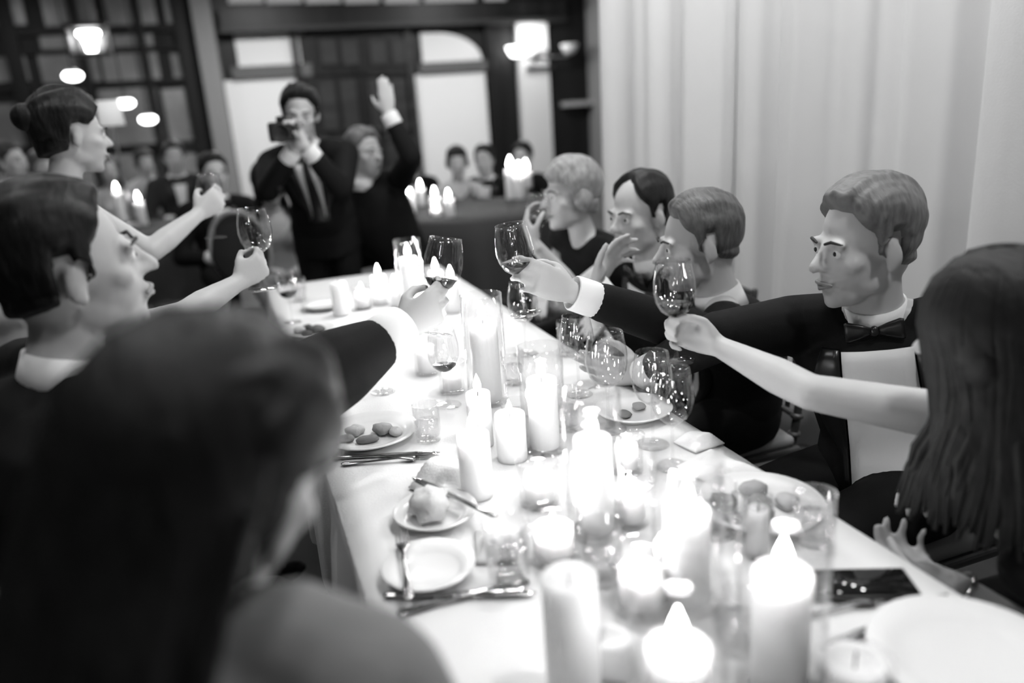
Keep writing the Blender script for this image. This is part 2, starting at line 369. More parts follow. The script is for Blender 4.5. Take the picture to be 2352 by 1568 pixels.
def head_arrays(fem):
    me = HEADS[fem]; n = len(me.vertices); co = np.empty(n*3); me.vertices.foreach_get('co', co); no = np.empty(n*3); me.vertices.foreach_get('normal', no)
    return co.reshape(-1, 3), no.reshape(-1, 3), [tuple(p.vertices) for p in me.polygons]
HA = {k: head_arrays(k) for k in (0, 1)}
LINES = {
 'short': ([0, 35, 55, 70, 77, 86, 91, 108, 118, 180], [.080, .074, .046, .032, -.015, -.015, .032, .032, -.04, -.062]),
 'receding': ([0, 30, 50, 70, 77, 86, 91, 108, 118, 180], [.108, .098, .055, .03, -.008, -.008, .03, .03, -.04, -.06]),
 'fringe': ([0, 35, 55, 70, 80, 90, 100, 180], [.05, .048, .03, .0, -.04, -.05, -.06, -.085]),
 'long': ([0, 25, 45, 60, 72, 82, 180], [.088, .075, .045, .01, -.03, -.05, -.085]),
 'tucked': ([0, 25, 45, 62, 76, 88, 106, 116, 180], [.085, .075, .05, .03, .03, .035, .03, -.05, -.08]),
}
def hair_shell(style, fem, side=.012, top=.02, seed=0):
    co, no, fc = HA[fem]; ang, hz = LINES[style]
    az = np.degrees(np.arctan2(np.abs(co[:, 0]), co[:, 1])); z = co[:, 2]; hl = np.interp(az, ang, hz)
    d = z-hl; ear = (np.abs(co[:, 0]) > .079) & (co[:, 2] < .03) & (style in ('short', 'receding', 'tucked'))
    T = side + (top-side)*np.clip((z-.02)/.08, 0, 1)
    sm = np.clip(d/.02, 0, 1); sm = sm*sm*(3-2*sm)
    # combed ridges
    r = np.array([noise.noise(Vector((c[0]*70+seed, c[1]*14, c[2]*30+seed))) for c in co])
    t = np.where(d < 0, -.006, -.002 + T*sm*(1+.28*r)); v = co + no*t[:, None]
    keep = (d > -.01) & ~ear
    faces = [f for f in fc if all(keep[i] for i in f)]; used = sorted({i for f in faces for i in f}); mp = {u: k for k, u in enumerate(used)}
    return [Vector(v[i]) for i in used], [tuple(mp[i] for i in f) for f in faces]
def basis(yaw, pitch=0, roll=0):
    """columns right, forward, up; yaw 0 looks along +Y, positive turns to +X; pitch positive looks down"""
    y = math.radians(yaw)
    R = Matrix.Rotation(-y, 3, 'Z') @ Matrix.Rotation(-math.radians(pitch), 3, 'X') @ Matrix.Rotation(math.radians(roll), 3, 'Y')
    return R
def ik(Sh, Wt, l1, l2, pole):
    v = Wt-Sh; d = v.length; mx = l1+l2-.004
    if d > mx: k = d/mx; l1 *= k; l2 *= k
    a = (l1*l1-l2*l2+d*d)/(2*d); h = math.sqrt(max(l1*l1-a*a, 0)); n = v.normalized(); p = Vector(pole); p = p-n*p.dot(n); p.normalize()
    return Sh+n*a+p*h
CURL = {'grip': [(50, 62, 42), (54, 64, 44), (58, 66, 46), (62, 66, 48)], 'relax': [(14, 22, 14), (20, 28, 18), (26, 32, 20), (32, 36, 22)], 'flat': [(4, 8, 5), (4, 8, 5), (5, 9, 6), (8, 10, 6)],
        'bowl': [(30, 40, 28), (33, 42, 30), (36, 44, 30), (40, 46, 32)], 'tips': [(24, 34, 24), (28, 38, 26), (34, 42, 28), (42, 46, 30)], 'point': [(5, 10, 6), (55, 70, 40), (60, 72, 42), (62, 70, 40)]}
def hand(mb, wrist, f, u, side, curl='relax', sc=1.0):
    """side +1 right, -1 left; u = direction of the thumb side; returns grip centre"""
    f = Vector(f).normalized(); u = Vector(u); u = (u-f*u.dot(f)).normalized(); dz = f.cross(u)*side   # back of the hand
    def L(x, y, z): return wrist + (u*x + f*y + dz*z)*sc
    def ring(y, w, t, z=0): return [L(w*math.cos(2*PI*k/14)*(1 if abs(math.cos(2*PI*k/14)) < .8 else .97), y, z+t*math.sin(2*PI*k/14)) for k in range(14)]
    mb.loft([ring(-.03, .024, .019), ring(0, .0265, .0185), ring(.025, .034, .018), ring(.055, .041, .0155), ring(.08, .0425, .0135), ring(.094, .036, .009)])
    mb.ell(L(.022, .032, -.012), (.017*sc, .026*sc, .016*sc), Matrix((u, f, dz)).transposed().to_3x3())
    for q, (bx, by, ls, r) in enumerate([(.031, .084, (.043, .026, .021), .0092), (.0105, .089, (.047, .029, .022), .0095), (-.010, .086, (.043, .027, .021), .009), (-.030, .078, (.034, .021, .019), .0079)]):
        a = 0; p = Vector((bx, by, 0)); pts = [Vector((bx*.9, by-.025, 0)), p.copy()]; spread = (bx)*1.2
        for ang, l in zip(CURL[curl][q], ls):
            a += math.radians(ang); p = p + Vector((math.sin(spread)*l*math.cos(a), math.cos(a)*l, -math.sin(a)*l)); pts.append(p.copy())
        mb.tube([L(*x) for x in pts], [r*1.05*sc, r*1.08*sc, r*sc, r*.93*sc, r*.78*sc], 10)
    th = {'grip': [(.022, .02, -.006), (.043, .045, -.02), (.046, .068, -.042), (.036, .086, -.056)], 'tips': [(.022, .02, -.006), (.046, .048, -.018), (.046, .078, -.036), (.034, .104, -.046)], 'bowl': [(.022, .02, -.006), (.048, .045, -.02), (.053, .07, -.045), (.042, .088, -.066)]}.get(curl, [(.022, .02, -.004), (.05, .045, -.012), (.066, .072, -.018), (.072, .096, -.022)])
    mb.tube([L(*x) for x in th], [.0145*sc, .0115*sc, .0105*sc, .0085*sc], 10)
    y, z = {'grip': (.094, -.030), 'bowl': (.088, -.052), 'tips': (.122, -.046)}.get(curl, (.1, -.03))
    return L(0, y, z), u
SKIN = mat('skin', .50, .5, .35, bump=.05, scale=220)
EYEW = mat('eye white', .8, .2, .5); IRIS = mat('iris', .02, .1, .6); LIP = mat('lips', .26, .4, .4); 
def hairmat(v): return mat('hair %.3f' % v, v, .5, .45 if v > .05 else .22, bump=.9, scale=60, var=.35, stretch=(1.6, .35, .5))
SUIT = mat('black wool suiting', .008, .75, .12, bump=.15, scale=300); SHIRT = mat('white dress shirt', .80, .8, .15, bump=.06, scale=260); SATIN = mat('black satin', .012, .3, .5)
SHOE = mat('black shoe leather', .015, .25, .5)
_eye = MB().ell((.031, .0803, .002), (.0115, .0115, .0115)).mesh('eye'); _iris = MB().ell((.031, .0897, .002), (.0052, .0034, .0052)).mesh('iris')
_eyeL = MB().ell((-.031, .0803, .002), (.0115, .0115, .0115)).mesh('eye'); _irisL = MB().ell((-.031, .0897, .002), (.0052, .0034, .0052)).mesh('iris')
def _brow(s): return MB().tube([(s*.014, .1, .021), (s*.031, .0985, .027), (s*.048, .085, .021)], [.003, .0035, .002], 8).mesh('eyebrow')
_browR, _browL = _brow(1), _brow(-1)
_lips = MB().tube([(-.024, .092, -.064), (-.012, .1015, -.0595), (0, .1045, -.0605), (.012, .1015, -.0595), (.024, .092, -.064)], [.002, .004, .0045, .004, .002], 8).tube([(-.022, .092, -.066), (0, .1025, -.071), (.022, .092, -.066)], [.002, .0055, .002], 8).mesh('lips')

def person(label, head, hyaw, tyaw, pelvis, hpitch=0, hroll=0, fem=0, pose='sit', arms=None, outfit='suit', shade=None, tie='bow', hair='short', hv=.02, hlen=.0, hside=.012, htop=.022, vox=.0058,
           face=True, neck_off=(0, 0, 0), group=None, strap=True, vwide=(.05, .014), hs=1.0, legs=True, hair_dir=0, hair_w=1.0, skin=None, cuff=True, hlim=112, bun=0, dtop=.7, lyaw=None, hback=.018, slv=1.0, sleeves=True):
    head = Vector(head); P = Vector(pelvis); arms = arms or {}; skin = skin or SKIN
    base = Vector((P.x, P.y, 0)); root = empty('person', base); tag(root, label, 'person', group)
    inv = Matrix.Translation(-base)
    def put(name, me, m, parent=None, M=None):
        o = obj(name, me, m, parent or root)
        o.matrix_basis = (inv @ M if M is not None else inv) if parent is None else Matrix.Identity(4); return o
    hs = hs*(.95 if fem else 1.0)
    Rh = basis(hyaw, hpitch, hroll); Mh = Matrix.Translation(head) @ Rh.to_4x4() @ Matrix.Scale(hs, 4)
    Rt = basis(tyaw); side, fwd = Rt.col[0].copy(), Rt.col[1].copy()
    hup = Rh.col[2]
    N = head + Rh @ Vector((0, -.035, -.085))*hs + Vector((0, 0, -.095)) - fwd*.02 + Vector(neck_off)
    sp = (N-P); spu = sp.normalized(); side = (side-spu*side.dot(spu)).normalized(); fr = spu.cross(side)*-1
    fr = side.cross(spu)*-1 if (side.cross(spu)*-1).dot(fwd) > 0 else side.cross(spu)
    sw = .158 if fem else .185; ar = .85 if fem else 1.0
    secs = [(0, .150, .105), (.12, .155, .108), (.3, .135 if not fem else .118, .098), (.5, .148 if not fem else .128, .105), (.7, .168 if not fem else .145, .112 if not fem else .118), (.85, .165 if not fem else .14, .098), (.95, .11, .075), (1.0, .06, .055)]
    bend = -fr*.035
    def spine(t): return P + sp*t + bend*math.sin(PI*t)
    def torso(mb, infl, t0=0, t1=1.0):
        rings = []
        for t, a, b in secs:
            if t < t0-1e-6 or t > t1+1e-6: continue
            c = spine(t); r = []
            for k in range(22):
                th = 2*PI*k/22; cx, sy = math.cos(th), math.sin(th); e = .85
                r.append(c + side*((a+infl)*math.copysign(abs(cx)**e, cx)) + fr*((b+infl)*math.copysign(abs(sy)**e, sy)))
            rings.append(r)
        mb.loft([[r + (spine(0)-spine(.05)).normalized()*.03 + (spine(0)-r)*.3 for r in rings[0]]] + rings)
    shl = {}
    for k, s in (('R', 1), ('L', -1)):
        sh = N - spu*.045 + side*(s*sw) + fr*.0
        a = arms.get(k)
        if a is None: a = arms[k] = dict(w=P + fwd*.26 + side*(s*.11) + Vector((0, 0, .13 if pose == 'sit' else -.12)), curl='relax', pole=side*(s*.6)-Vector((0, 0, 1)), up=-side*s+fwd*.3) if pose == 'sit' else dict(w=sh + Vector((0, 0, -.5)) + fwd*.08 + side*(s*.04), curl='relax', pole=-fwd+side*s*.3, up=fwd)
        w = Vector(a['w']); sh = sh + Vector((0, 0, a.get('lift', 0))); v = w-sh
        if v.length > .45: sh = sh + v.normalized()*min(.07, v.length-.45)
        l1, l2 = (.262, .232) if fem else (.285, .25)
        e = Vector(a['e']) if 'e' in a else ik(sh, w, l1, l2, a.get('pole', (0, 0, -1)))
        shl[k] = (sh, e, w)
    # ---- skin: one continuous surface
    b = MB(); co, no, fc = HA[fem]
    b.add([Mh @ Vector(c) for c in co], fc)
    nk = Mh @ Vector((0, -.018, -.055)); nr = .047 if fem else .056
    b.tube([N - spu*.05, N + (nk-N)*.15, N + (nk-N)*.6, nk + hup*.02], [nr*1.2, nr*1.1, nr, nr*1.0], 18)
    torso(b, 0)
    if fem:
        for s in (-1, 1): b.ell(spine(.66) + fr*.085 + side*(s*.068), (.055, .055, .052))
    grips = {}
    for k, s in (('R', 1), ('L', -1)):
        sh, e, w = shl[k]; a = arms[k]
        b.tube([N + spu*.02, N*.5+sh*.5 + spu*.008, sh], [.045*ar, .05*ar, .052*ar], 14)
        b.tube([sh, sh*.55+e*.45, e], [.054*ar, .047*ar, .039*ar], 16); b.tube([e, e*.68+w*.32, e*.2+w*.8, w], [.039*ar, .041*ar, .030*ar, .0255*ar], 16)
        f = Vector(a['f']) if 'f' in a else (w-e).normalized()
        grips[k] = hand(b, w, f, a.get('up', (0, 0, 1)), s, a.get('curl', 'relax'), .92 if fem else 1.0)
    if legs and outfit == 'dress':
        pass
    put('body', b.remesh(vox, 3, 'body'), skin)
    # ---- face details
    if face:
        for me, im in ((_eye, _iris), (_eyeL, _irisL)):
            o = put('eye', me, EYEW, None, Mh); put('iris', im, IRIS, o)
        for me in (_browR, _browL): put('eyebrow', me, hairmat(min(hv, .12)), None, Mh)
        put('lips', _lips, LIP, None, Mh)
    # ---- hair
    hb = MB(); vv, ff = hair_shell(hair, fem, hside, htop, seed=hash(label) % 50 if False else len(label)); hb.add([Mh @ p for p in vv], ff)
    if hlen > 0:
        # locks falling from the crown, each a tapering strand hugging the head then hanging down
        nl = 96 if vox < .008 else 26
        rs = random.Random(len(label)*3+1)
        for layer in (0, 1):
            for i in range(nl):
                t = (i+rs.uniform(-.3, .3))/(nl-1)*2-1
                lim = hlim if hair != 'tucked' else 66
                phi = PI + math.radians(lim)*t + math.radians(hair_dir)         # azimuth about the head, PI = back
                r0 = Vector((math.sin(phi), math.cos(phi), 0))
                pts = []; rad = []; out = 1.0+.06*layer
                for q, el in enumerate((78, 58, 38, 18, 0)):
                    ce = math.cos(math.radians(el)); se = math.sin(math.radians(el))
                    pl = Vector((r0.x*(.076+.014)*ce*out, -.014+r0.y*(.096+.014)*ce*out, .034+(.086+.016)*se*out)); pts.append(Mh @ pl); rad.append(.007+.004*(q > 0))
                last = pts[-1]; c0 = Mh @ Vector((0, -.014, 0)); ax = last-c0; ax.z = 0
                L = hlen*(rs.uniform(.86, 1.06) if layer else rs.uniform(.7, 1.0))
                for q in range(1, 7):
                    g = q/6; wob = .0025*math.sin(q*1.3+i*.37)+rs.uniform(-.0012, .0012)
                    spread = 1 - .22*math.sin(PI*min(1, g*1.1)) + .10*g*hair_w
                    back = Rh @ Vector((0, -1, 0)); back.z = 0
                    pts.append(c0 + ax*spread*hair_w**g + back*(hback*math.sin(PI/2*min(1, g*1.6))) + Vector((wob, -wob, -L*g + (last-c0).z*(1-g)))); rad.append(.0135*(1-.2*g) if q < 6 else .004)
                hb.tube(pts, rad, 7, flat=.7)
    if bun:
        hb.ell(Mh @ Vector((0, -.125, .05)), (.042, .04, .042), n=18, m=12); hb.tube([Mh @ Vector((.03*math.cos(a), -.105, .05+.03*math.sin(a))) for a in np.linspace(0, 6.0, 14)], .012, 8)
    hm = put('hair', hb.mesh('hair'), hairmat(hv))
    # ---- clothes
    vx = max(.0085, vox*1.5)
    if outfit in ('suit', 'shirt'):
        cm = (SUIT if outfit == 'suit' else SHIRT) if shade is None else mat('cloth %.3f' % shade, shade, .8, .12, bump=.15, scale=300)
        j = MB(); torso(j, .017, 0, 1.0)
        rings = []
        j.tube([N - spu*.05 + fr*-.02, N - spu*.012 - fr*.012], [.085, .062], 18)
        for k, s in (('R', 1), ('L', -1)):
            sh, e, w = shl[k]
            j.tube([N - spu*.015 + side*(s*.03), N*.45+sh*.55 + spu*.012, sh + spu*.006], [.05, .062, .066], 14)
            kk = slv if k == 'R' else 1.0; wv = w - (w-e).normalized()*(.03+.04*kk)
            if not sleeves: continue
            j.tube([sh, sh*.5+e*.5, e*.96+sh*.04], [.071, .062*(.5+.5*kk), .055*kk], 16); j.tube([e, e*.5+wv*.5, wv*.985+e*.015], [.056*kk, .052*kk, .046*(.4+.6*kk)], 16)
        if pose == 'stand':
            for i in range(1): j.loft([[spine(0) + side*(a*math.cos(2*PI*k/20)) + fr*(bb*math.sin(2*PI*k/20)) - Vector((0, 0, z)) for k in range(20)] for a, bb, z in ((.16, .12, -.04), (.178, .128, .06), (.182, .13, .16))])
        jm = j.remesh(vx, 3, 'jacket'); jo = put('jacket' if outfit == 'suit' else 'dark_top', jm, cm)
        # cuffs
        if outfit == 'suit' and cuff:
            for k in ('R', 'L'):
                sh, e, w = shl[k]; dd = (w-e).normalized(); cb = MB()
                R = dd.to_track_quat('Z', 'Y').to_matrix(); ck = (slv if k == 'R' else 1.0)**.6; cb.lathe([(.040*ck, -.085), (.0425*ck, -.04), (.0415*ck, .002), (.038*ck, .006), (.037*ck, -.04), (.036*ck, -.085)], w - dd*.004, 20, R, closed=True)
                put('cuff', cb.mesh('cuff'), SHIRT, jo)
        bv = BVHTree.FromPolygons([v.co.copy() for v in jm.vertices], [tuple(p.vertices) for p in jm.polygons])
        def surf(a, bb, off):
            o = N + spu*bb + side*a + fr*.4; h = bv.ray_cast(o, -fr, .6)[0]
            if h is None: h = N + spu*bb + side*a + fr*.07
            return h + fr*off
        def patch(fn, na, nb, off):
            v = []; f = []
            for t in (off, -.006):
                for i in range(nb+1):
                    for k in range(na+1): a, bb = fn(k/na*2-1, i/nb); v.append(surf(a, bb, t))
            q = (na+1)*(nb+1)
            for i in range(nb):
                for k in range(na): a = i*(na+1)+k; f += [(a, a+1, a+na+2, a+na+1), (q+a, q+a+na+1, q+a+na+2, q+a+1)]
            for i in range(nb):
                for k in (0, na): a = i*(na+1)+k; f.append((a, a+na+1, a+na+1+q, a+q))
            for k in range(na):
                for i in (0, nb): a = i*(na+1)+k; f.append((a, a+1, a+1+q, a+q))
            me = MB().add(v, f).mesh('patch'); return me
        if outfit == 'suit':
            vb = -.36; wt, wb_ = vwide
            so = put('shirt_front', patch(lambda a, t: (a*(wt*(1-t)+wb_*t), -.03+(vb+.03)*t), 6, 16, .005), SHIRT)
            for s in (1, -1):
                put('lapel', patch(lambda a, t, s=s: (s*((wt*(1-t)+wb_*t) + .004 + (a+1)*.5*(.012+.05*math.sin(PI*min(1, t*1.15+.12))**.7)), -.025+(vb+.03)*t), 3, 14, .010), SATIN, jo)
            nd = (nk-N).normalized(); R = nd.to_track_quat('Z', 'Y').to_matrix()
            put('collar', MB().lathe([(nr*1.28, -.035), (nr*1.22, 0), (nr*1.14, .03), (nr*1.05, .03), (nr*1.08, 0), (nr*1.14, -.035)], N + nd*.022, 26, R, closed=True).mesh('collar'), SHIRT, so)
            if tie:
                c = N + nd*.012 + fr*(nr*1.30); tbm = MB(); RM = Matrix((side, fr, spu)).transposed()
                if tie == 'bow':
                    tbm.ell(c+fr*.008, (.010, .009, .012), RM)
                    for s in (-1, 1): tbm.loft([[c + side*(s*x) + spu*(hh*math.cos(2*PI*k/10)) + fr*(.006+.006*math.sin(2*PI*k/10)) for k in range(10)] for x, hh in ((.006, .008), (.025, .016), (.05, .024), (.058, .022))])
                    put('bow_tie', tbm.mesh('bow_tie'), SATIN, so)
                else:
                    tbm.ell(c+fr*.006, (.016, .011, .018), RM); me = patch(lambda a, t: (a*(.013+.02*t), -.01+(-.34)*t), 3, 14, .014); put('necktie', me, SATIN, so); put('tie_knot', tbm.mesh('tie_knot'), SATIN, so)
        lm = cm if outfit == 'suit' else SUIT
    else:
        dm = mat('dress %.3f' % (shade if shade is not None else .01), shade if shade is not None else .01, .6, .25, bump=.2, scale=60)
        d = MB(); torso(d, .009, 0, dtop)
        for s in (-1, 1): d.ell(spine(.66) + fr*.088 + side*(s*.068), (.062, .058, .056))
        if strap:
            for s in (-1, 1):
                d.tube([spine(.70)+fr*.12+side*s*.085, spine(.82)+fr*.112+side*s*.085, spine(.93)+fr*.072+side*s*.085, N-spu*.0+side*s*.088+fr*.0, spine(.9)-fr*.085+side*s*.085, spine(.70)-fr*.11+side*s*.08], .02, 10, flat=.5)
        dmsh = d.remesh(vx, 3, 'dress'); put('dress', dmsh, dm); lm = dm
    # ---- legs
    if legs:
        q = MB(); Rl = basis(tyaw if lyaw is None else lyaw); side, fwd = Rl.col[0].copy(), Rl.col[1].copy()
        feet = []
        for s in (-1, 1):
            hp = P + side*(s*.085) - Vector((0, 0, .02))
            if pose == 'sit':
                kn = Vector((hp.x, hp.y, 0)) + fwd*.40 + side*(s*.03) + Vector((0, 0, .49)); an = Vector((kn.x, kn.y, .09)) + fwd*.02
            else:
                kn = Vector((hp.x, hp.y, .5)) + fwd*.02; an = Vector((hp.x, hp.y, .09)) - fwd*.02
            q.tube([hp, hp*.5+kn*.5, kn], [.095, .085, .065], 14); q.tube([kn, kn*.6+an*.4, an], [.065, .06, .05], 14); feet.append(an)
        if outfit == 'dress' and pose == 'stand':
            q = MB().loft([[Vector((P.x, P.y, z)) + side*(a*math.cos(2*PI*k/24)*(1+.05*math.sin(k*2.1)*(z < .6))) + fwd*(bb*math.sin(2*PI*k/24)) for k in range(24)] for z, a, bb in ((P.z+.06, .13, .1), (P.z-.1, .18, .14), (.6, .2, .165), (.32, .235, .2))])
        elif outfit == 'dress':
            km = P + fwd*.36; km.z = .51; q.tube([P - Vector((0, 0, .02)), km], [.15, .105], 18, flat=.62, side=side)
        q.ell(P-Vector((0, 0, .02)), (.16, .14, .12), Matrix((side, fwd, Vector((0, 0, 1)))).transposed())
        put('trousers' if outfit in ('suit', 'shirt') else 'skirt', q.remesh(max(.012, vx), 3, 'legs'), lm)
        for an in feet:
            Rf = Matrix((side, fwd, Vector((0, 0, 1)))).transposed()
            s_ = MB(); s_.ell(Vector((an.x, an.y, .045)) + fwd*.07, (.045, .135, .042), Rf); s_.ell(Vector((an.x, an.y, .07)), (.042, .05, .06), Rf); put('shoe', s_.remesh(.012, 2, 'shoe'), SHOE)
    return dict(root=root, grips=grips, N=N, fr=fr, spu=spu, Mh=Mh, sh=shl)
# ================================================================== TABLEWARE KIT
GLASS = glassy('clear glass', .97, 1.5, .03, 1.0); WINE = mat('red wine', .012, .05, .6); WAX = mat('candle wax', .86, .5, .25, sss=1.0, sssr=.05)
CHINA = mat('white china', .74, .15, .5); STEEL = mat('polished steel', .5, .16, .5, metal=1); WICK = mat('wick', .01, .9); NAPK = mat('napkin linen', .74, .9, .08, bump=.3, scale=200)
FLAME = emis('candle flame', 28)
TZS = TZ+.0022
def keep(p, r): return Vector((min(max(p.x, TX0+r+.004), TX1-r-.004), min(max(p.y, TY0+r), TY1-r), p.z))   # nothing hangs over the edge
def align(u): return Vector(u).to_track_quat('Z', 'Y').to_matrix().to_4x4()
def cache(fn):
    st = {}
    def g(*a):
        if a not in st: st[a] = fn(*a)
        return st[a]
    return g
@cache
def m_bowl(sc):
    o = [(.006, .095), (.018, .099), (.031, .110), (.040, .128), (.0435, .148), (.042, .172), (.0375, .197), (.035, .212)]; i = [(r-.0012, z+.0012) for r, z in o[::-1]]; i[0] = (o[-1][0]-.0011, o[-1][1])
    return MB().lathe([(r*sc, z*sc) for r, z in o+i+[(.0005, .0975), (.0005, .0955)]], n=28).mesh('bowl')
@cache
def m_stem(sc): return MB().lathe([(r*sc, z*sc) for r, z in [(.0006, .003), (.009, .004), (.0045, .012), (.0036, .03), (.0036, .075), (.005, .09), (.009, .0965), (.0006, .0968)]], n=14).mesh('stem')
@cache
def m_foot(sc): return MB().lathe([(r*sc, z*sc) for r, z in [(.0006, 0), (.036, 0), (.037, .0012), (.030, .0026), (.009, .0045), (.0006, .005)]], n=28).mesh('foot')
@cache
def m_wine(sc, lv):
    prof = [(.0005, .0985), (.016, .1002), (.0292, .111), (.0382, .1285), (.0415, .148)]; prof = [p for p in prof if p[1] <= lv+.0005]; r = np.interp(lv, [.0985, .1002, .111, .1285, .148, .16], [.01, .016, .0292, .0382, .0415, .0412])
    return MB().lathe([(a*sc, z*sc) for a, z in prof+[(float(r), lv), (.0005, lv)]], n=24).mesh('wine')
def wine_glass(base, label, u=(0, 0, 1), wine=.128, sc=1.0, group='stemmed wine glasses'):
    r = empty('wine_glass'); r.matrix_world = Matrix.Translation(Vector(base)) @ align(u); tag(r, label, 'wine glass', group)
    obj('bowl', m_bowl(sc), GLASS, r); obj('stem', m_stem(sc), GLASS, r); obj('foot', m_foot(sc), GLASS, r)
    if wine: obj('wine', m_wine(sc, wine), WINE, r)
    return r
def held_glass(grip, label, u=None, hz=.072, **k):
    c, gu = grip; u = Vector(u or gu).normalized(); return wine_glass(c - u*hz, label, u, **k)
@cache
def m_tumbler(r, h): return MB().lathe([(.0005, 0), (r*.88, 0), (r*.92, .004), (r, h), (r-.0016, h), (r*.9-.0016, .012), (.0005, .011)], n=26).mesh('glass_wall')
@cache
def m_water(r, h): return MB().lathe([(.0005, .0115), (r*.9-.003, .0125), (r*.95-.003, h*.55), (.0005, h*.55)], n=22).mesh('water')
def tumbler(px, py, label, r=.034, h=.10, fill=True):
    p = keep(onz(px, py, TZS), r); o = empty('tumbler', (p.x, p.y, TZS)); tag(o, label, 'glass', 'straight drinking glasses on the long table')
    obj('glass_wall', m_tumbler(r, h), GLASS, o)
    if fill: obj('water', m_water(r, h), glassy('water', .93, 1.33, .02), o)
@cache
def m_wax(r, h): return MB().lathe([(.0005, 0), (r*.97, 0), (r, .003), (r, h-.006), (r*.97, h-.001), (r*.9, h), (r*.8, h-.003), (r*.55, h-.011), (.0005, h-.013)], n=32).mesh('wax')
_wick = MB().tube([(0, 0, -.014), (0, 0, .002), (.001, 0, .008)], .0011, 6).mesh('wick')
_flame = MB().lathe([(.0004, .0), (.005, .003), (.0085, .009), (.0085, .016), (.006, .025), (.0028, .033), (.0004, .039)], n=14).mesh('flame')
@cache
def m_hur(r, h, fl): return MB().lathe([(.0005, 0), (r*.96, 0), (r, .004), (r, h*.7), (r*fl, h), (r*fl-.0022, h), (r-.0022, h*.7), (r-.0022, .007), (.0005, .006)], n=36).mesh('glass_cylinder')
NC = [0]
def candle(px, py, r, h, label, lit=True, glass=None, glabel=None, fs=1.0, z0=None, pw=None, grp='white candles on the long table'):
    z0 = TZS if z0 is None else z0; gz = .0068 if glass else 0
    p = onz(px, py, z0+gz+h); o = empty('pillar_candle', (p.x, p.y, z0+gz)); tag(o, label, 'candle', grp)
    obj('wax', m_wax(round(r, 4), round(h, 4)), WAX, o)
    w = obj('wick', _wick, WICK, o); w.location = (0, 0, h)
    if lit:
        f = obj('flame', _flame, FLAME, o); f.location = (0, 0, h+.002); f.scale = (fs, fs, fs)
        L = bpy.data.lights.new('candle_light', 'POINT'); L.energy = CANDLE_W*(pw or 1); L.shadow_soft_size = .012; lo = bpy.data.objects.new('candle_light', L); C.objects.link(lo); lo.parent = o; lo.location = (0, 0, h+.03*fs)
    if glass:
        gr, gh, fl = glass; g = obj('glass_hurricane', m_hur(gr, gh, fl), GLASS); g.location = (p.x, p.y, z0); tag(g, glabel, 'candle glass', 'clear candle glasses on the long table')
    return p
@cache
def m_plate(r): return MB().lathe([(.0005, .003), (r*.58, .003), (r*.6, 0), (r*.66, 0), (r*.68, .004), (r*.985, .017), (r, .0195), (r*.985, .021), (r*.68, .0085), (r*.6, .0065), (.0005, .006)], n=40).mesh('plate')
def plate(px, py, r, label):
    p = keep(onz(px, py, TZS+.01), r*.9); o = obj('plate', m_plate(r), CHINA); o.location = (p.x, p.y, TZS); tag(o, label, 'plate', 'white china plates'); return p
def food(p, label, items, name='food_scraps', zoff=.0068):
    r = empty(name, (p.x, p.y, TZS+zoff)); tag(r, label, 'food')
    for k, (x, y, a, b, c, v, nm) in enumerate(items):
        mb = MB().ell((0, 0, 0), (a, b, c), n=12, m=8); rr = random.Random(k+len(label)); mb.v = [tuple(np.array(q)*(1+.4*noise.noise(Vector(q)*55+Vector((k*3, 0, 0))))) for q in mb.v]
        o = mb.build(nm, mat('food %.2f' % v, v, .6, .3, bump=.4, scale=120), r); o.location = (x, y, c*.85); o.rotation_euler = (0, 0, rr.uniform(0, 3))
def knife():
    m = MB(); m.loft([[Vector((w*math.cos(2*PI*k/10), y, .004+t*math.sin(2*PI*k/10))) for k in range(10)] for y, w, t in ((-.115, .003, .002), (-.11, .0075, .0032), (-.05, .006, .003), (-.012, .0045, .003), (0, .0085, .0014), (.06, .0105, .001), (.1, .0075, .0008), (.115, .001, .0006))]); return m.mesh('knife')
def fork_parts():
    h = MB(); h.loft([[Vector((w*math.cos(2*PI*k/10), y, z+t*math.sin(2*PI*k/10))) for k in range(10)] for y, w, t, z in ((-.1, .003, .0015, .003), (-.095, .0085, .002, .003), (-.04, .004, .002, .004), (.02, .0035, .002, .007), (.035, .008, .0013, .006), (.05, .0115, .0011, .004), (.056, .0115, .0011, .0035))])
    t = []
    for x in (-.0092, -.0031, .0031, .0092): t.append(MB().tube([(x, .054, .0035), (x, .075, .0025), (x*.95, .095, .005)], [.0019, .0017, .0009], 6, flat=.7).mesh('tine'))
    return h.mesh('fork_handle'), t
def spoon_mesh():
    h = MB(); h.loft([[Vector((w*math.cos(2*PI*k/10), y, z+t*math.sin(2*PI*k/10))) for k in range(10)] for y, w, t, z in ((-.1, .003, .0015, .003), (-.095, .0085, .002, .003), (-.04, .004, .002, .004), (.03, .0038, .002, .007), (.045, .012, .0013, .005), (.065, .02, .0012, .003), (.085, .018, .0012, .003), (.1, .006, .001, .005))]); return h.mesh('spoon')
KN = knife(); FKH, FKT = fork_parts(); SPN = spoon_mesh()
def cutlery(kind, pa, pb, label, z=None):
    """handle end at pixel pa, tip at pixel pb"""
    z = TZS if z is None else z; a = onz(*pa, z); b = onz(*pb, z); d = b-a; rz = math.atan2(-d.x, d.y); c = keep((a+b)/2, .02+.11*abs(math.sin(rz)))
    if kind == 'knife': o = obj('table_knife', KN, STEEL)
    elif kind == 'spoon': o = obj('table_spoon', SPN, STEEL)
    else:
        o = empty('table_fork'); obj('handle', FKH, STEEL, o)
        for t in FKT: obj('tine', t, STEEL, o)
    o.location = (c.x, c.y, z); o.rotation_euler = (0, 0, rz); tag(o, label, kind if kind != 'fork' else 'fork', 'cutlery on the long table'); return o
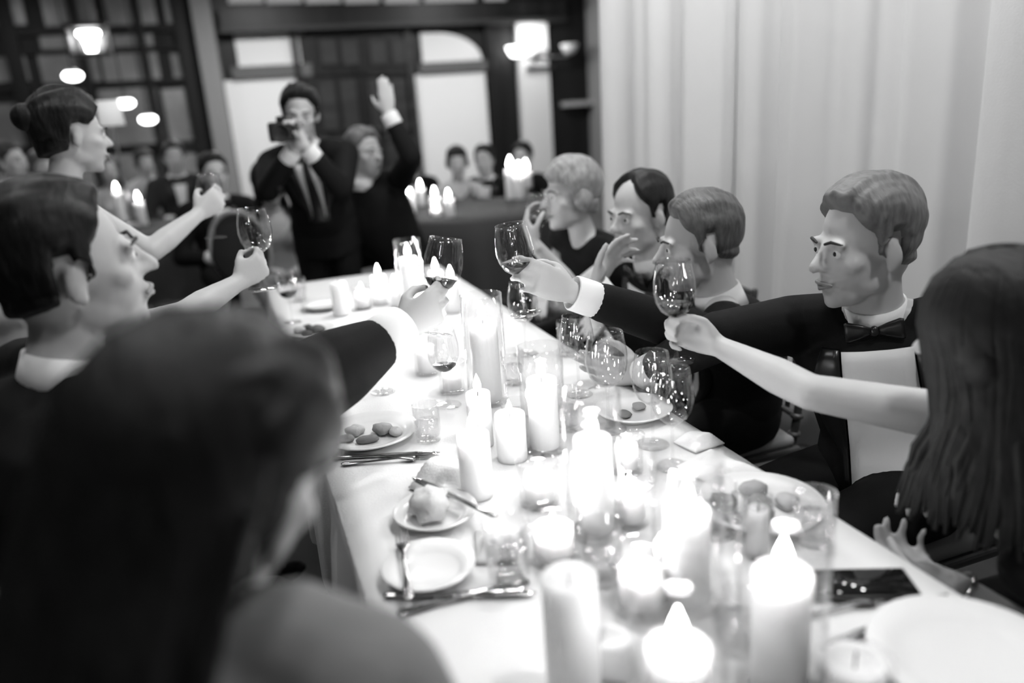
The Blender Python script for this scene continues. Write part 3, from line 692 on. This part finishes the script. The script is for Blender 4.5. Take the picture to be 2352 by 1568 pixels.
def napkin(px, py, size, rz, label, hgt=.03, seed=1):
    p = keep(onz(px, py, TZS+.01), max(size)*.56); n = 22; v = []; f = []
    for t in (0, 1):
        for i in range(n+1):
            for j in range(n+1):
                x, y = (i/n-.5)*size[0], (j/n-.5)*size[1]; q = noise.noise(Vector((x*16+seed, y*16, seed)))*.5+.5
                e = min(1, 4*min(i/n, 1-i/n, j/n, 1-j/n)); h = hgt*(q*e + .35*abs(math.sin(x*45+seed+3*y*8))*e)
                v.append((x*(1+.12*q), y*(1+.1*math.sin(x*30)), .0015+h+(.003 if t else 0)))
    N2 = (n+1)**2
    for i in range(n):
        for j in range(n): a = i*(n+1)+j; f += [(a, a+1, a+n+2, a+n+1), (N2+a, N2+a+n+1, N2+a+n+2, N2+a+1)]
    for i in range(n):
        for j in (0, n): a = i*(n+1)+j; b = j*(n+1)+i; f += [(a, a+n+1, a+n+1+N2, a+N2), (b, b+1, b+1+N2, b+N2)]
    o = MB().add(v, f).build('napkin', NAPK); o.location = (p.x, p.y, TZS); o.rotation_euler = (0, 0, rz); tag(o, label, 'napkin', 'white cloth napkins'); return o

# ------------------------------------------------------------------ chairs with turned knobs
CHW = mat('dark painted chair wood', .06, .35, .4); CUSH = mat('chair cushion', .3, .8)
def build_chair():
    r = empty('banquet_chair')
    def ringed(p0, p1, rad, knobs):
        m = MB().tube([p0, p1], rad, 10)
        for k in knobs: q = Vector(p0).lerp(Vector(p1), k); m.ell(q, (rad*1.7, rad*1.7, rad*.9), n=10, m=6)
        return m
    for sx in (-1, 1): ringed((sx*.17, .17, 0), (sx*.18, .18, .43), .0125, (.25, .8, .9)).build('leg', CHW, r)
    for sx in (-1, 1): ringed((sx*.165, -.2, 0), (sx*.165, -.19, .43), .0125, (.25, .8)).build('leg', CHW, r); ringed((sx*.165, -.19, .42), (sx*.17, -.24, .79), .012, (.15, .3, .85)).build('back_post', CHW, r)
    MB().box((0, -.005, .435), (.40, .39, .025), bev=.008).build('seat', CHW, r, False); MB().box((0, -.002, .462), (.38, .37, .035), bev=.014).build('cushion', CUSH, r)
    for z, y in ((.785, -.239), (.745, -.234), (.53, -.203)): MB().tube([(-.17, y, z), (0, y-.012, z), (.17, y, z)], .010, 8).build('back_rail', CHW, r)
    for x in (-.11, -.055, 0, .055, .11): ringed((x, -.212, .53), (x, -.244, .745), .0075, (.15, .85)).build('spindle', CHW, r)
    for z, a, b in ((.14, (-.17, .17), (.17, .17)), (.2, (-.17, .17), (-.165, -.2)), (.2, (.17, .17), (.165, -.2))): MB().tube([(a[0], a[1], z), (b[0], b[1], z)], .008, 8).build('stretcher', CHW, r)
    return r
CH0 = build_chair(); CHN = [0]
def chair(x, y, yaw, label):
    o = CH0 if CHN[0] == 0 else copy_tree(CH0); CHN[0] += 1
    o.location = (x, y, 0); o.rotation_euler = (0, 0, -math.radians(yaw)); tag(o, label, 'chair', 'slender banquet chairs'); return o
# ================================================================== PEOPLE AT THE LONG TABLE
Z = Vector((0, 0, 1))
# foreground woman, back of head to the camera
A = person('long-haired woman in foreground seen from behind, ear showing, face turned to the toast', at(488, 1105, .67), 42, 22, (-.20, .50, .52), lyaw=75, neck_off=(.02, .0, .06), hback=.13, hpitch=14, hroll=18, fem=1, outfit='shirt', shade=.2, hair='tucked', hv=.010, hlen=.42, htop=.03, hside=.024, hair_w=1.3, vox=.0055, hs=1.1)
# dark-haired man holding out a glass
wB = at(922, 757, 1.62)
B = person('dark-haired man in black suit reaching a wine glass across, behind the foreground woman', at(160, 615, 1.28), 74, 64, (-.46, 1.42, .56), hpitch=-6, hroll=4, hv=.010, htop=.028, hside=.016, vox=.0055, hs=1.06, slv=1.5,
           arms={'R': dict(w=wB, f=(at(1030, 682, 1.66)-wB), up=(-.15, .1, 1), curl='tips', pole=(0, -.4, -1))})
gB = held_glass(B['grips']['R'], 'wine glass raised highest in the middle of the toast, held by the dark-haired man', u=(.22, .05, 1), hz=.085, wine=.122)
# bare-armed woman beyond him
wD = at(548, 648, 1.97)
D = person('bare-armed guest half hidden behind the dark-haired man, lifting a wine glass', at(215, 620, 2.10), 75, 75, (-.52, 2.10, .55), fem=1, outfit='dress', shade=.02, hair='long', hv=.012, hlen=.2, vox=.007,
           arms={'R': dict(w=wD, f=(at(590, 615, 2.0)-wD), up=(0, 0, 1), curl='grip', e=at(425, 722, 1.86))})
gD = held_glass(D['grips']['R'], 'tall empty wine glass held upright by the bare-armed guest', u=(0.02, 0, 1), hz=.075, wine=0, sc=1.0)
# standing woman leaning in with bent arm
wC = at(455, 492, 2.42)
Cc = person('standing dark-haired woman in pale dress reaching out a bare bent arm', at(165, 310, 2.42), 66, 66, (-.62, 2.72, .95), hpitch=6, fem=1, pose='stand', outfit='dress', shade=.55, hair='tucked', hv=.012, htop=.034, hside=.024, vox=.007, bun=1,
            arms={'R': dict(w=wC, f=(at(500, 455, 2.46)-wC), up=(-.3, 0, 1), curl='bowl', e=at(345, 578, 2.28))})
gC = held_glass(Cc['grips']['R'], 'wine glass held by the standing woman in the pale dress', u=(.05, 0, 1), hz=.12, wine=.118, sc=.95)
# right side, nearest first
wL = at(1650, 795, 1.59)
Lp = person('woman with long dark hair in black dress at photo edge, bare arm holding out wine', at(2285, 775, 1.17), -22, -58, (1.26, .72, .53), lyaw=-85, hpitch=6, hroll=-3, fem=1, outfit='dress', shade=.008, hair='long', hv=.016, hlen=.29, htop=.026, hside=.022, vox=.0055, hair_w=1.12, neck_off=(.0, -.01, -.02), hlim=150,
            arms={'R': dict(w=wL, f=(at(1560, 752, 1.63)-wL), up=(.05, .1, 1), curl='grip', e=at(1860, 900, 1.41)), 'L': dict(w=onz(2185, 1338, .69), f=(onz(2040, 1275, .66)-onz(2185, 1338, .69)), up=(-.1, 1, -.2), curl='tips', pole=(.6, -.6, -.4))})
sh_, e_, w_ = Lp['sh']['L']; dd = (w_-e_).normalized()
br = MB().tube([w_ - dd*.015 + (dd.orthogonal().normalized()*math.cos(a) + dd.cross(dd.orthogonal().normalized())*math.sin(a))*.029 for a in np.linspace(0, 2*PI, 26)], .0032, 8).build('bracelet', mat('bright metal', .7, .12, .5, metal=1), Lp['root']); br.matrix_basis = Matrix.Translation(-Lp['root'].location)
gL = held_glass(Lp['grips']['R'], 'tall glass of red wine held out by the long-haired woman in black', hz=.066, wine=.122, u=(-.02, .02, 1))
wK = at(1478, 858, 1.95)
K = person('brown-haired man in black tuxedo with bow tie, shown in profile before the drapes', at(1985, 562, 1.64), -84, -135, (1.36, 1.27, .56), lyaw=-88, hpitch=4, hroll=0, hv=.13, htop=.03, hside=.014, vox=.0055, hs=1.03, vwide=(.07, .085),
           arms={'R': dict(w=wK, f=(at(1385, 850, 2.0)-wK), up=(0, .6, .6), curl='relax', e=at(1655, 770, 1.69), lift=.055)})
wJ = at(1315, 672, 1.80)
J = person('man with light brown hair in black jacket and white collar leaning toward the toast', at(1604, 558, 2.10), -74, -72, (1.30, 1.83, .56), lyaw=-88, hpitch=6, hv=.085, htop=.024, hside=.014, vox=.006, hs=1.03,
           arms={'L': dict(w=wJ, f=(at(1205, 625, 1.74)-wJ), up=(.1, .2, 1), curl='tips', e=at(1535, 745, 1.90))})
gJ = held_glass(J['grips']['L'], 'wine glass pushed into the middle of the toast by the man with light brown hair', u=(-.12, .0, 1), hz=.095, wine=.125)
I = person('dark-haired man with high forehead between the woman in black and the light-brown-haired man', at(1470, 492, 2.48), -105, -90, (1.42, 2.28, .56), hpitch=4, hair='receding', hv=.012, htop=.02, vox=.007, hs=1.03,
           arms={'L': dict(w=at(1365, 655, 2.2), f=(at(1415, 570, 2.22)-at(1365, 655, 2.2)), up=(-.5, -.3, .5), curl='relax', pole=(.2, -.3, -1))})
wH = at(1228, 560, 2.58)
Hh = person('fair short-haired woman in black sleeveless top at the far end of the seated row', at(1310, 448, 2.88), -95, -95, (1.42, 2.78, .56), fem=1, outfit='shirt', sleeves=False, shade=.008, hair='fringe', hv=.26, htop=.028, hside=.02, vox=.007, hs=1.06,
            arms={'L': dict(w=wH, f=(at(1195, 480, 2.6)-wH), up=(-.2, -.5, .6), curl='bowl', pole=(.3, -.2, -1))})
gH = held_glass(Hh['grips']['L'], 'wine glass raised by the fair woman in the black top', u=(0, 0, 1), hz=.12, wine=.118, sc=.95)
# far end of the table: photographer and the guest with raised arm
wF1, wF2 = at(664, 322, 3.16), at(640, 330, 3.12)
Fp = person('standing man in dark suit and tie holding a camera near his chin', at(690, 262, 3.75), -170, -165, (.46, 4.2, .93), hpitch=10, hroll=-4, hv=.010, htop=.03, hside=.016, vox=.007, pose='stand', tie='neck', vwide=(.06, .03),
            arms={'R': dict(w=at(675, 345, 3.55), f=(-.1, -.1, 1), up=(.6, -.3, .3), curl='bowl', pole=(-.7, .1, -1)), 'L': dict(w=at(704, 340, 3.57), f=(-.5, -.1, 1), up=(-.6, -.3, .3), curl='bowl', pole=(.7, .2, -1))})
cp = at(652, 302, 3.48)
cm = empty('photo_camera', cp, math.radians(-12)); tag(cm, 'black handheld camera raised by the standing man in the dark suit', 'camera')
MB().box((0, 0, 0), (.13, .06, .085), bev=.012).build('camera_body', mat('black camera plastic', .02, .5), cm); MB().box((0, 0, .052), (.05, .05, .03), bev=.01).build('viewfinder_hump', MATS['black camera plastic'], cm)
MB().lathe([(.001, 0), (.036, 0), (.036, .05), (.041, .055), (.041, .085), (.034, .085), (.03, .075), (.001, .075)], (0, -.03, -.004), 24, Matrix.Rotation(PI/2, 3, 'X')).build('lens', MATS['black camera plastic'], cm)
MB().ell((.045, -.005, .045), (.008, .008, .006)).build('shutter_button', M_brass, cm)
wG = at(893, 262, 3.8)
G = person('grey-haired guest in black suit seen from behind with one arm thrown straight up', at(838, 352, 4.1), 150, 10, (.92, 4.25, .55), hv=.14, htop=.025, vox=.009,
           arms={'R': dict(w=wG, f=(at(880, 160, 3.78)-wG), up=(-.6, .2, 0), curl='flat', e=at(945, 360, 3.82))})

# chairs of the long table
for x, y, yaw, lb in [(-.28, .46, 70, 'slender dark chair under the foreground long-haired woman'), (-.50, 1.40, 74, 'slender dark chair under the dark-haired man reaching left of the table'), (-.58, 2.1, 85, 'slender dark chair under the half-hidden bare-armed guest'),
                      (1.29, .71, -75, 'slender dark chair under the long-haired woman at photo edge'), (1.39, 1.27, -90, 'slender dark chair under the man in the bow tie'), (1.24, 1.88, -88, 'slender dark chair under the light-brown-haired man'),
                      (1.36, 2.30, -90, 'slender dark chair under the dark-haired man with high forehead'), (1.44, 2.78, -92, 'slender dark chair under the fair woman in black')]: chair(x, y, yaw, lb)
# ================================================================== THINGS ON THE LONG TABLE
T0 = 'white pillar candle '
# near cluster: (top px, top py, radius, height, label, lit, (glass radius, height, flare), glass label, flame scale)
for px, py, r, h, lb, lit, gl, glb, fs in [
    (1798, 1312, .034, .155, 'tall lit white pillar candle beside the black phone', 1, (.052, .245, 1.0), 'clear glass cylinder around the tall candle beside the phone', 1.15),
    (1557, 1482, .036, .120, 'lit white pillar candle nearest the camera at the bottom of the photo', 1, (.054, .21, 1.0), 'clear glass cylinder around the nearest candle', 1.2),
    (1578, 1166, .032, .140, 'lit white pillar candle in front of the food plate', 1, (.05, .225, 1.0), 'clear glass cylinder around the candle in front of the food plate', 1.1),
    (1360, 1003, .031, .165, 'tall lit white pillar candle in the middle of the table, brightest there', 1, (.048, .25, 1.0), 'clear glass cylinder around the tall middle candle', 1.15),
    (1085, 995, .030, .125, 'lit white pillar candle behind the folded napkin', 1, None, None, 1.0),
    (1270, 1206, .032, .050, 'low lit candle in a wide glass in front of the small bread plate', 1, (.044, .075, 1.05), 'wide low glass around the candle by the bread plate', .6),
    (1236, 1082, .026, .055, 'low lit candle in a glass behind the ring-shaped rim', 1, (.038, .085, 1.08), 'low glass with a bright rim beside the folded napkin', .6),
    (1446, 1116, .025, .060, 'small lit candle in a tapering glass between the two tall middle candles', 1, (.034, .075, 1.15), 'tapering small glass between the two tall candles', .6),
    (1438, 1018, .022, .050, 'small lit candle just behind the tall middle candle', 1, (.033, .075, 1.1), 'small glass just behind the tall middle candle', .55),
    (1305, 1322, .033, .165, 'tall slim white candle with a spent wick standing before the cutlery', 0, None, None, 1),
    (1472, 1302, .032, .055, 'low lit candle in a bowl-like glass behind the nearest candle', 1, (.046, .085, 1.05), 'bowl-like glass around the low candle behind the nearest candle', .7),
    (1965, 1512, .034, .060, 'short unlit white candle cup beside the big plate at the bottom', 0, (.042, .065, 1.05), 'short glass cup around the unlit candle by the big plate', 1),
    (1742, 1165, .016, .075, 'thin white candle stub in a narrow glass beside the food plate', 0, (.023, .10, 1.0), 'narrow glass around the thin stub beside the food plate', 1),
    (1170, 948, .031, .100, 'wide lit white candle behind the small front pillar candle', 1, None, None, .7),
    (1243, 868, .031, .150, 'tall lit white pillar candle under the clinking glasses toward the cuff', 1, (.046, .225, 1.0), 'clear glass cylinder around the candle under the toast', 1.1),
    (1097, 900, .026, .120, 'lit white pillar candle beside the black jacket sleeve', 1, None, None, 1.0),
    (1108, 735, .034, .200, 'tallest lit white pillar candle directly below the toast', 1, (.05, .27, 1.0), 'clear glass cylinder around the tallest candle below the toast', 1.2),
    (975, 792, .025, .075, 'small lit candle just behind the outstretched hand', 1, (.034, .095, 1.0), 'small glass behind the outstretched hand', .8),
    (1035, 845, .024, .055, 'small lit candle under the outstretched hand', 1, (.034, .08, 1.1), 'small glass under the outstretched hand', .7),
    (776, 648, .030, .120, 'plain unlit white pillar candle at the far left of the candle cluster', 0, None, None, 1),
    (937, 590, .032, .190, 'lit white candle standing tallest at the far end of the table', 1, (.048, .26, 1.0), 'clear glass cylinder at the far end of the table', 1.25),
    (868, 632, .028, .110, 'lit white candle in the far cluster, nearest the plain unlit pillar', 1, None, None, 1.1),
    (905, 655, .026, .080, 'short lit white candle in the far cluster, lowest in front', 1, None, None, 1.0),
    (962, 668, .028, .120, 'lit white candle in the middle of the far cluster', 1, None, None, 1.2),
    (1000, 622, .028, .130, 'lit white candle in the far cluster behind the raised glass', 1, None, None, 1.2),
    (830, 668, .024, .060, 'low lit candle in the far cluster beside the plain pillar', 1, (.033, .085, 1.05), 'low glass in the far cluster beside the plain pillar', .8),
    (1035, 640, .027, .120, 'lit white candle in the far cluster seen through the raised glass', 1, None, None, 1.2),
]: candle(px, py, r, h, lb, bool(lit), gl, glb, fs, pw=1.7 if ('far cluster' in lb or 'below the toast' in lb or 'far end' in lb or 'under the clinking' in lb) else 1)

# plates, food, cutlery, napkins
p = plate(850, 995, .108, 'white plate with leftovers beside the black jacket sleeve'); food(p, 'leftover food on the plate beside the black sleeve', [(.03, .0, .03, .022, .012, .25, 'meat_piece'), (-.03, .02, .022, .02, .012, .4, 'potato'), (-.01, -.035, .026, .016, .008, .14, 'greens'), (.05, -.03, .016, .014, .01, .5, 'potato'), (-.055, -.01, .02, .012, .008, .18, 'greens')])
p = plate(1000, 1178, .075, 'small white bread plate with a bread roll in front of the folded napkin'); food(p, 'pale round bread roll on the small plate', [(-.008, .004, .042, .036, .026, .55, 'bread_roll')], 'bread_roll')
cutlery('knife', (1080, 1162), (1000, 1125), 'butter knife laid across the small bread plate', TZS+.032)
p = plate(985, 1305, .074, 'white side plate with a fork under the profile of the foreground woman'); cutlery('fork', (935, 1340), (925, 1250), 'fork resting on the side plate', TZS+.022)
cutlery('fork', (795, 1068), (985, 1054), 'fork lying in front of the leftovers plate, lower one'); cutlery('knife', (800, 1052), (975, 1044), 'knife lying in front of the leftovers plate, upper one')
cutlery('knife', (925, 1370), (1190, 1366), 'long shiny knife in front of the side plate'); cutlery('spoon', (950, 1405), (1090, 1372), 'spoon angled below the long shiny knife')
cutlery('fork', (1880, 1412), (1965, 1392), 'fork just below the black phone'); cutlery('knife', (2045, 1432), (2140, 1390), 'knife near the table edge below the phone'); cutlery('fork', (2060, 1452), (2170, 1412), 'fork near the table edge beside the big plate')
p = plate(1515, 930, .088, 'white plate at the table edge below the white cuff'); food(p, 'few leftovers on the plate below the white cuff', [(.02, .01, .02, .016, .008, .3, 'potato'), (-.03, -.01, .022, .014, .006, .2, 'greens')])
p = plate(1775, 1152, .108, 'large white plate of half-eaten food behind the tall candle by the phone'); food(p, 'half-eaten dinner on the large plate', [(-.05, .03, .03, .022, .012, .12, 'meat_piece'), (-.02, -.03, .03, .02, .01, .1, 'greens'), (.02, .04, .026, .02, .014, .3, 'potato'), (-.07, -.02, .02, .016, .008, .16, 'greens'), (.045, -.02, .022, .02, .012, .4, 'potato'), (0, .0, .03, .02, .01, .2, 'meat_piece')])
p = plate(2235, 1512, .118, 'big clean white plate at the bottom corner of the photo')
p = plate(700, 765, .09, 'white plate with dark food at the far side of the black sleeve'); food(p, 'dark salad leftovers on the plate beyond the sleeve', [(.03, .0, .03, .022, .014, .08, 'greens'), (-.03, .02, .022, .02, .012, .4, 'potato'), (-.01, -.035, .026, .016, .012, .05, 'greens'), (.0, .03, .02, .014, .012, .06, 'greens')])
p = plate(745, 700, .085, 'white plate beside the plain unlit pillar candle')
napkin(1030, 1095, (.12, .10), .5, 'white napkin folded in a soft peak behind the bread plate', .045, 2)
napkin(1140, 1245, (.09, .07), 1.2, 'small crumpled white napkin in front of the bread plate', .025, 5)
napkin(1690, 1060, (.10, .13), .2, 'white napkin at the table edge behind the large food plate', .02, 7)
napkin(1425, 1510, (.07, .08), .9, 'white crumpled napkin left of the nearest candle', .05, 9)
napkin(1625, 1003, (.07, .07), .2, 'small grey-looking napkin at the table edge in front of the white plate', .025, 11)
# phone
p = onz(1975, 1342, TZS+.004); ph = empty('mobile_phone', (p.x, p.y, TZS), math.radians(-24)); tag(ph, 'black mobile phone lying face up near the table edge', 'phone')
MB().box((0, 0, .004), (.148, .072, .008), bev=.0035).build('phone_case', mat('black phone body', .015, .35), ph); MB().box((0, 0, .0083), (.138, .064, .0008)).build('screen', mat('dark phone screen', .012, .08, .6), ph)
MB().ell((.06, .0, .0089), (.003, .003, .0006)).build('front_camera', mat('phone lens', .005, .1), ph)
# glassware standing on the cloth
for px, py, lb, r, h in [(1243, 968, 'water glass behind the tall middle candle, the farther of two', .030, .095), (1302, 985, 'water glass behind the tall middle candle, the nearer of two', .030, .095), (1645, 1225, 'water glass in front of the large food plate', .034, .09),
                         (1320, 812, 'water glass beside the white cuff of the toast', .030, .1), (985, 1010, 'water glass beside the leftovers plate', .03, .085), (1190, 1010, 'water glass behind the crumpled napkin', .032, .09), (1170, 1330, 'wide water glass left of the tall slim candle', .036, .10), (1385, 1330, 'water glass beside the tall slim candle', .033, .095),
                         (690, 690, 'tumbler beside the unlit pillar, farther one', .03, .09), (1700, 1480, 'short glass beside the nearest candle', .036, .07), (1868, 1240, 'clear tumbler behind the phone', .034, .085), (1110, 835, 'tumbler at the foot of the tallest candle', .03, .09), (1180, 880, 'tumbler under the toast between two wine glasses', .03, .09)]: tumbler(px, py, lb, r, h)
for px, py, lb, wn, sc in [(1208, 812, 'wine glass standing under the toast', 0, 1.0), (1398, 985, 'large wine glass beside the tall middle candle', 0, 1.05), (1545, 1070, 'wine glass behind the candle in front of the food plate', 0, .95), (880, 900, 'wine glass beside the tip of the black sleeve', 0, .9), (655, 742, 'wine glass beyond the sleeve near the dark salad', .12, .9), (1330, 905, 'wine glass beside the water glasses in the middle', 0, .95), (1030, 930, 'wine glass between the sleeve and the front pillar candle', .115, .9), (1500, 1020, 'wine glass behind the plate of half-eaten food toward the cuff', 0, .95)]:
    p = keep(onz(px, py, TZS), .045); wine_glass((p.x, p.y, TZS), lb, wine=wn, sc=sc)

# ================================================================== THE HALL BEHIND: tables, candles, guests
DARKCLOTH = mat('dark tablecloth', .05, .85)
def round_table(x, y, r, label, m=DARKCLOTH):
    t = empty('round_table', (x, y, 0)); tag(t, label, 'table', 'round tables in the hall behind')
    MB().lathe([(.001, .715), (r-.01, .715), (r-.01, .745), (.001, .745)], n=40).build('tabletop', M_timber2, t); MB().tube([(0, 0, .01), (0, 0, .71)], .04, 12).build('pedestal', CHW, t); MB().lathe([(.001, .0), (.3, .0), (.28, .03), (.05, .06), (.001, .06)], n=24).build('base', CHW, t)
    v = []; n = 72; rings = [(0.02, .748, 0), (r*.5, .748, 0), (r-.004, .748, 0), (r+.006, .738, 0), (r+.02, .6, .3), (r+.035, .45, .7), (r+.05, .28, 1)]
    f = []
    for q, (rr, z, w) in enumerate(rings):
        for k in range(n): a = 2*PI*k/n; rk = rr + w*.035*math.sin(a*13+.6*math.sin(a*3)); v.append((rk*math.cos(a), rk*math.sin(a), z))
    for q in range(len(rings)-1):
        for k in range(n): f.append((q*n+k, q*n+(k+1) % n, (q+1)*n+(k+1) % n, (q+1)*n+k))
    f.append(tuple(range(n)))
    o = MB().add(v, f).build('tablecloth', m); o.location = (x, y, 0); tag(o, label.replace('round table', 'floor-skimming cloth of the round table'), 'tablecloth', 'cloths of the round tables behind')
round_table(1.62, 5.3, .62, 'dark-clothed round table behind the far end of the candlelit table')
round_table(-.62, 6.3, .52, 'dark-clothed round table behind the standing woman')
def far_candle(px, py, z0, r, h, label, fs=1.6, pw=1.6): candle(px, py, r, h, label, True, None, None, fs, z0=z0, pw=pw, grp='candles on the round tables behind')
ZR = .7495
for px, py, h, lb in [(965, 432, .13, 'highest lit candle on the round table behind the far end'), (998, 450, .12, 'lit candle in the middle of the round table behind the far end'), (940, 446, .13, 'lit candle on the round table behind, nearest the raised arm'), (1030, 456, .12, 'lit candle on the round table behind, beside the seated pair'), (1000, 478, .05, 'low lit candle at the front of the round table behind')]:
    far_candle(px, py, ZR, .035, h, lb)
for px, py, h, lb in [(268, 440, .235, 'bright lit candle on the table behind the standing woman\'s arm'), (318, 462, .18, 'lower lit candle behind the standing woman\'s arm')]: far_candle(px, py, ZR, .035, h, lb, 1.8)
for k, (px, py) in enumerate([(1172, 388), (1192, 400), (1208, 392)]): far_candle(px, py, ZR, .045, .22-.04*k, ['tall', 'middle', 'short'][k]+' lit candle of the bright trio in front of the pale pilaster', 2.4, 2.0)
# far guests, seated at the round tables
def guest(px, py, d, hyaw, label, fem=0, hv=.015, outfit='suit', shade=None, hair='short', hlen=0, glass=None, htop=.024, tie='bow'):
    h = at(px, py, d); f = basis(hyaw).col[1]
    arms = {}
    if glass: w = at(*glass, d-.2); arms = {'R': dict(w=w, f=(0, 0, 1), up=(-.5, .3, .2), curl='bowl', pole=(0, 0, -1))}
    g = person(label, h, hyaw, hyaw, (h.x-f.x*.08, h.y-f.y*.08, max(.5, h.z-.62)), fem=fem, hv=hv, outfit=outfit, shade=shade, hair=hair, hlen=hlen, vox=.0115, arms=arms, htop=htop, group='guests in the hall behind', face=True, tie=tie)
    return g
gg = guest(618, 422, 4.5, 175, 'pale-faced dark-haired woman seated just in front of the standing photographer', 1, .012, 'dress', .3, 'long', .2)
guest(492, 400, 4.9, 165, 'dark-haired guest behind the standing woman\'s raised glass', 0, .012)
guest(400, 362, 6.5, 170, 'guest with light face seated beneath the dim window, beside the pier', 0, .03, 'suit', .03)
guest(332, 372, 7.4, 150, 'guest seated beneath the lowest pendant lamp', 1, .05, 'dress', .25, 'fringe')
guest(250, 392, 7.0, 160, 'guest in pale top seen just past the standing woman\'s neck', 1, .08, 'dress', .5, 'long', .15)
guest(25, 372, 5.2, 120, 'guest at the very edge of the photo behind the standing woman', 0, .05)
guest(95, 382, 6.2, 140, 'guest in pale clothes partly behind the standing woman\'s shoulder', 1, .1, 'dress', .5, 'fringe')
guest(1050, 372, 6.2, 190, 'bare-shouldered woman seated facing the camera at the candlelit round table', 1, .02, 'dress', .12, 'fringe')
guest(1112, 368, 6.6, 215, 'dark-haired man seated beside the bare-shouldered woman', 0, .012)
guest(1200, 362, 6.9, 225, 'dark-haired guest seated behind the bright candle trio', 0, .010)
guest(945, 368, 6.9, 175, 'guest seated between the raised arm and the round table', 0, .03)
p = onY(252, 258, 6.45); r = empty('table_lamp', (p.x, p.y, .7495)); tag(r, 'tall slim table lamp with pale drum shade beside the standing woman\'s face', 'lamp'); hz = p.z-.75
MB().lathe([(.001, 0), (.08, 0), (.075, .015), (.02, .03), (.001, .03)], n=24).build('base', M_brass, r); MB().tube([(0, 0, .02), (0, 0, hz-.05)], .009, 8).build('stem', M_brass, r); MB().lathe([(.085, hz-.09), (.075, hz+.08), (.072, hz+.08), (.082, hz-.09)], n=28, closed=True).build('shade', emis('pale lampshade', .35, .7), r)
# the chair the standing woman left: rounded solid back
def round_back_chair(p, yaw, label):
    r = empty('round_back_chair', p, -math.radians(yaw)); tag(r, label, 'chair'); D_ = mat('black chair upholstery', .02, .7)
    MB().lathe([(.001, -.018), (.12, -.018), (.14, -.008), (.14, .008), (.12, .018), (.001, .018)], n=36).build('backrest', D_, r)
    bk = r.children[0]; bk.rotation_euler = (PI/2-.12, 0, 0); bk.scale = (1, 1.25, 1); bk.location = (0, -.2, .86)
    f = MB().tube([(.142*math.sin(a), -.2-.02*math.cos(a), .86+.18*math.cos(a)) for a in np.linspace(0, 2*PI, 40)], .012, 8).build('back_frame', mat('grey chair frame', .3, .35), r)
    MB().box((0, 0, .44), (.42, .40, .06), bev=.02).build('seat', D_, r)
    for sx in (-1, 1):
        MB().tube([(sx*.17, .16, .42), (sx*.18, .17, .0)], [.018, .012], 10).build('leg', MATS['grey chair frame'], r); MB().tube([(sx*.08, -.2, .72), (sx*.16, -.2, .42), (sx*.17, -.23, .0)], [.012, .016, .012], 10).build('leg', MATS['grey chair frame'], r)
q = at(548, 552, 3.75); round_back_chair((q.x+.07, q.y+.19, 0), 20, 'black round-backed chair beyond the tall empty glass, left by the standing woman')
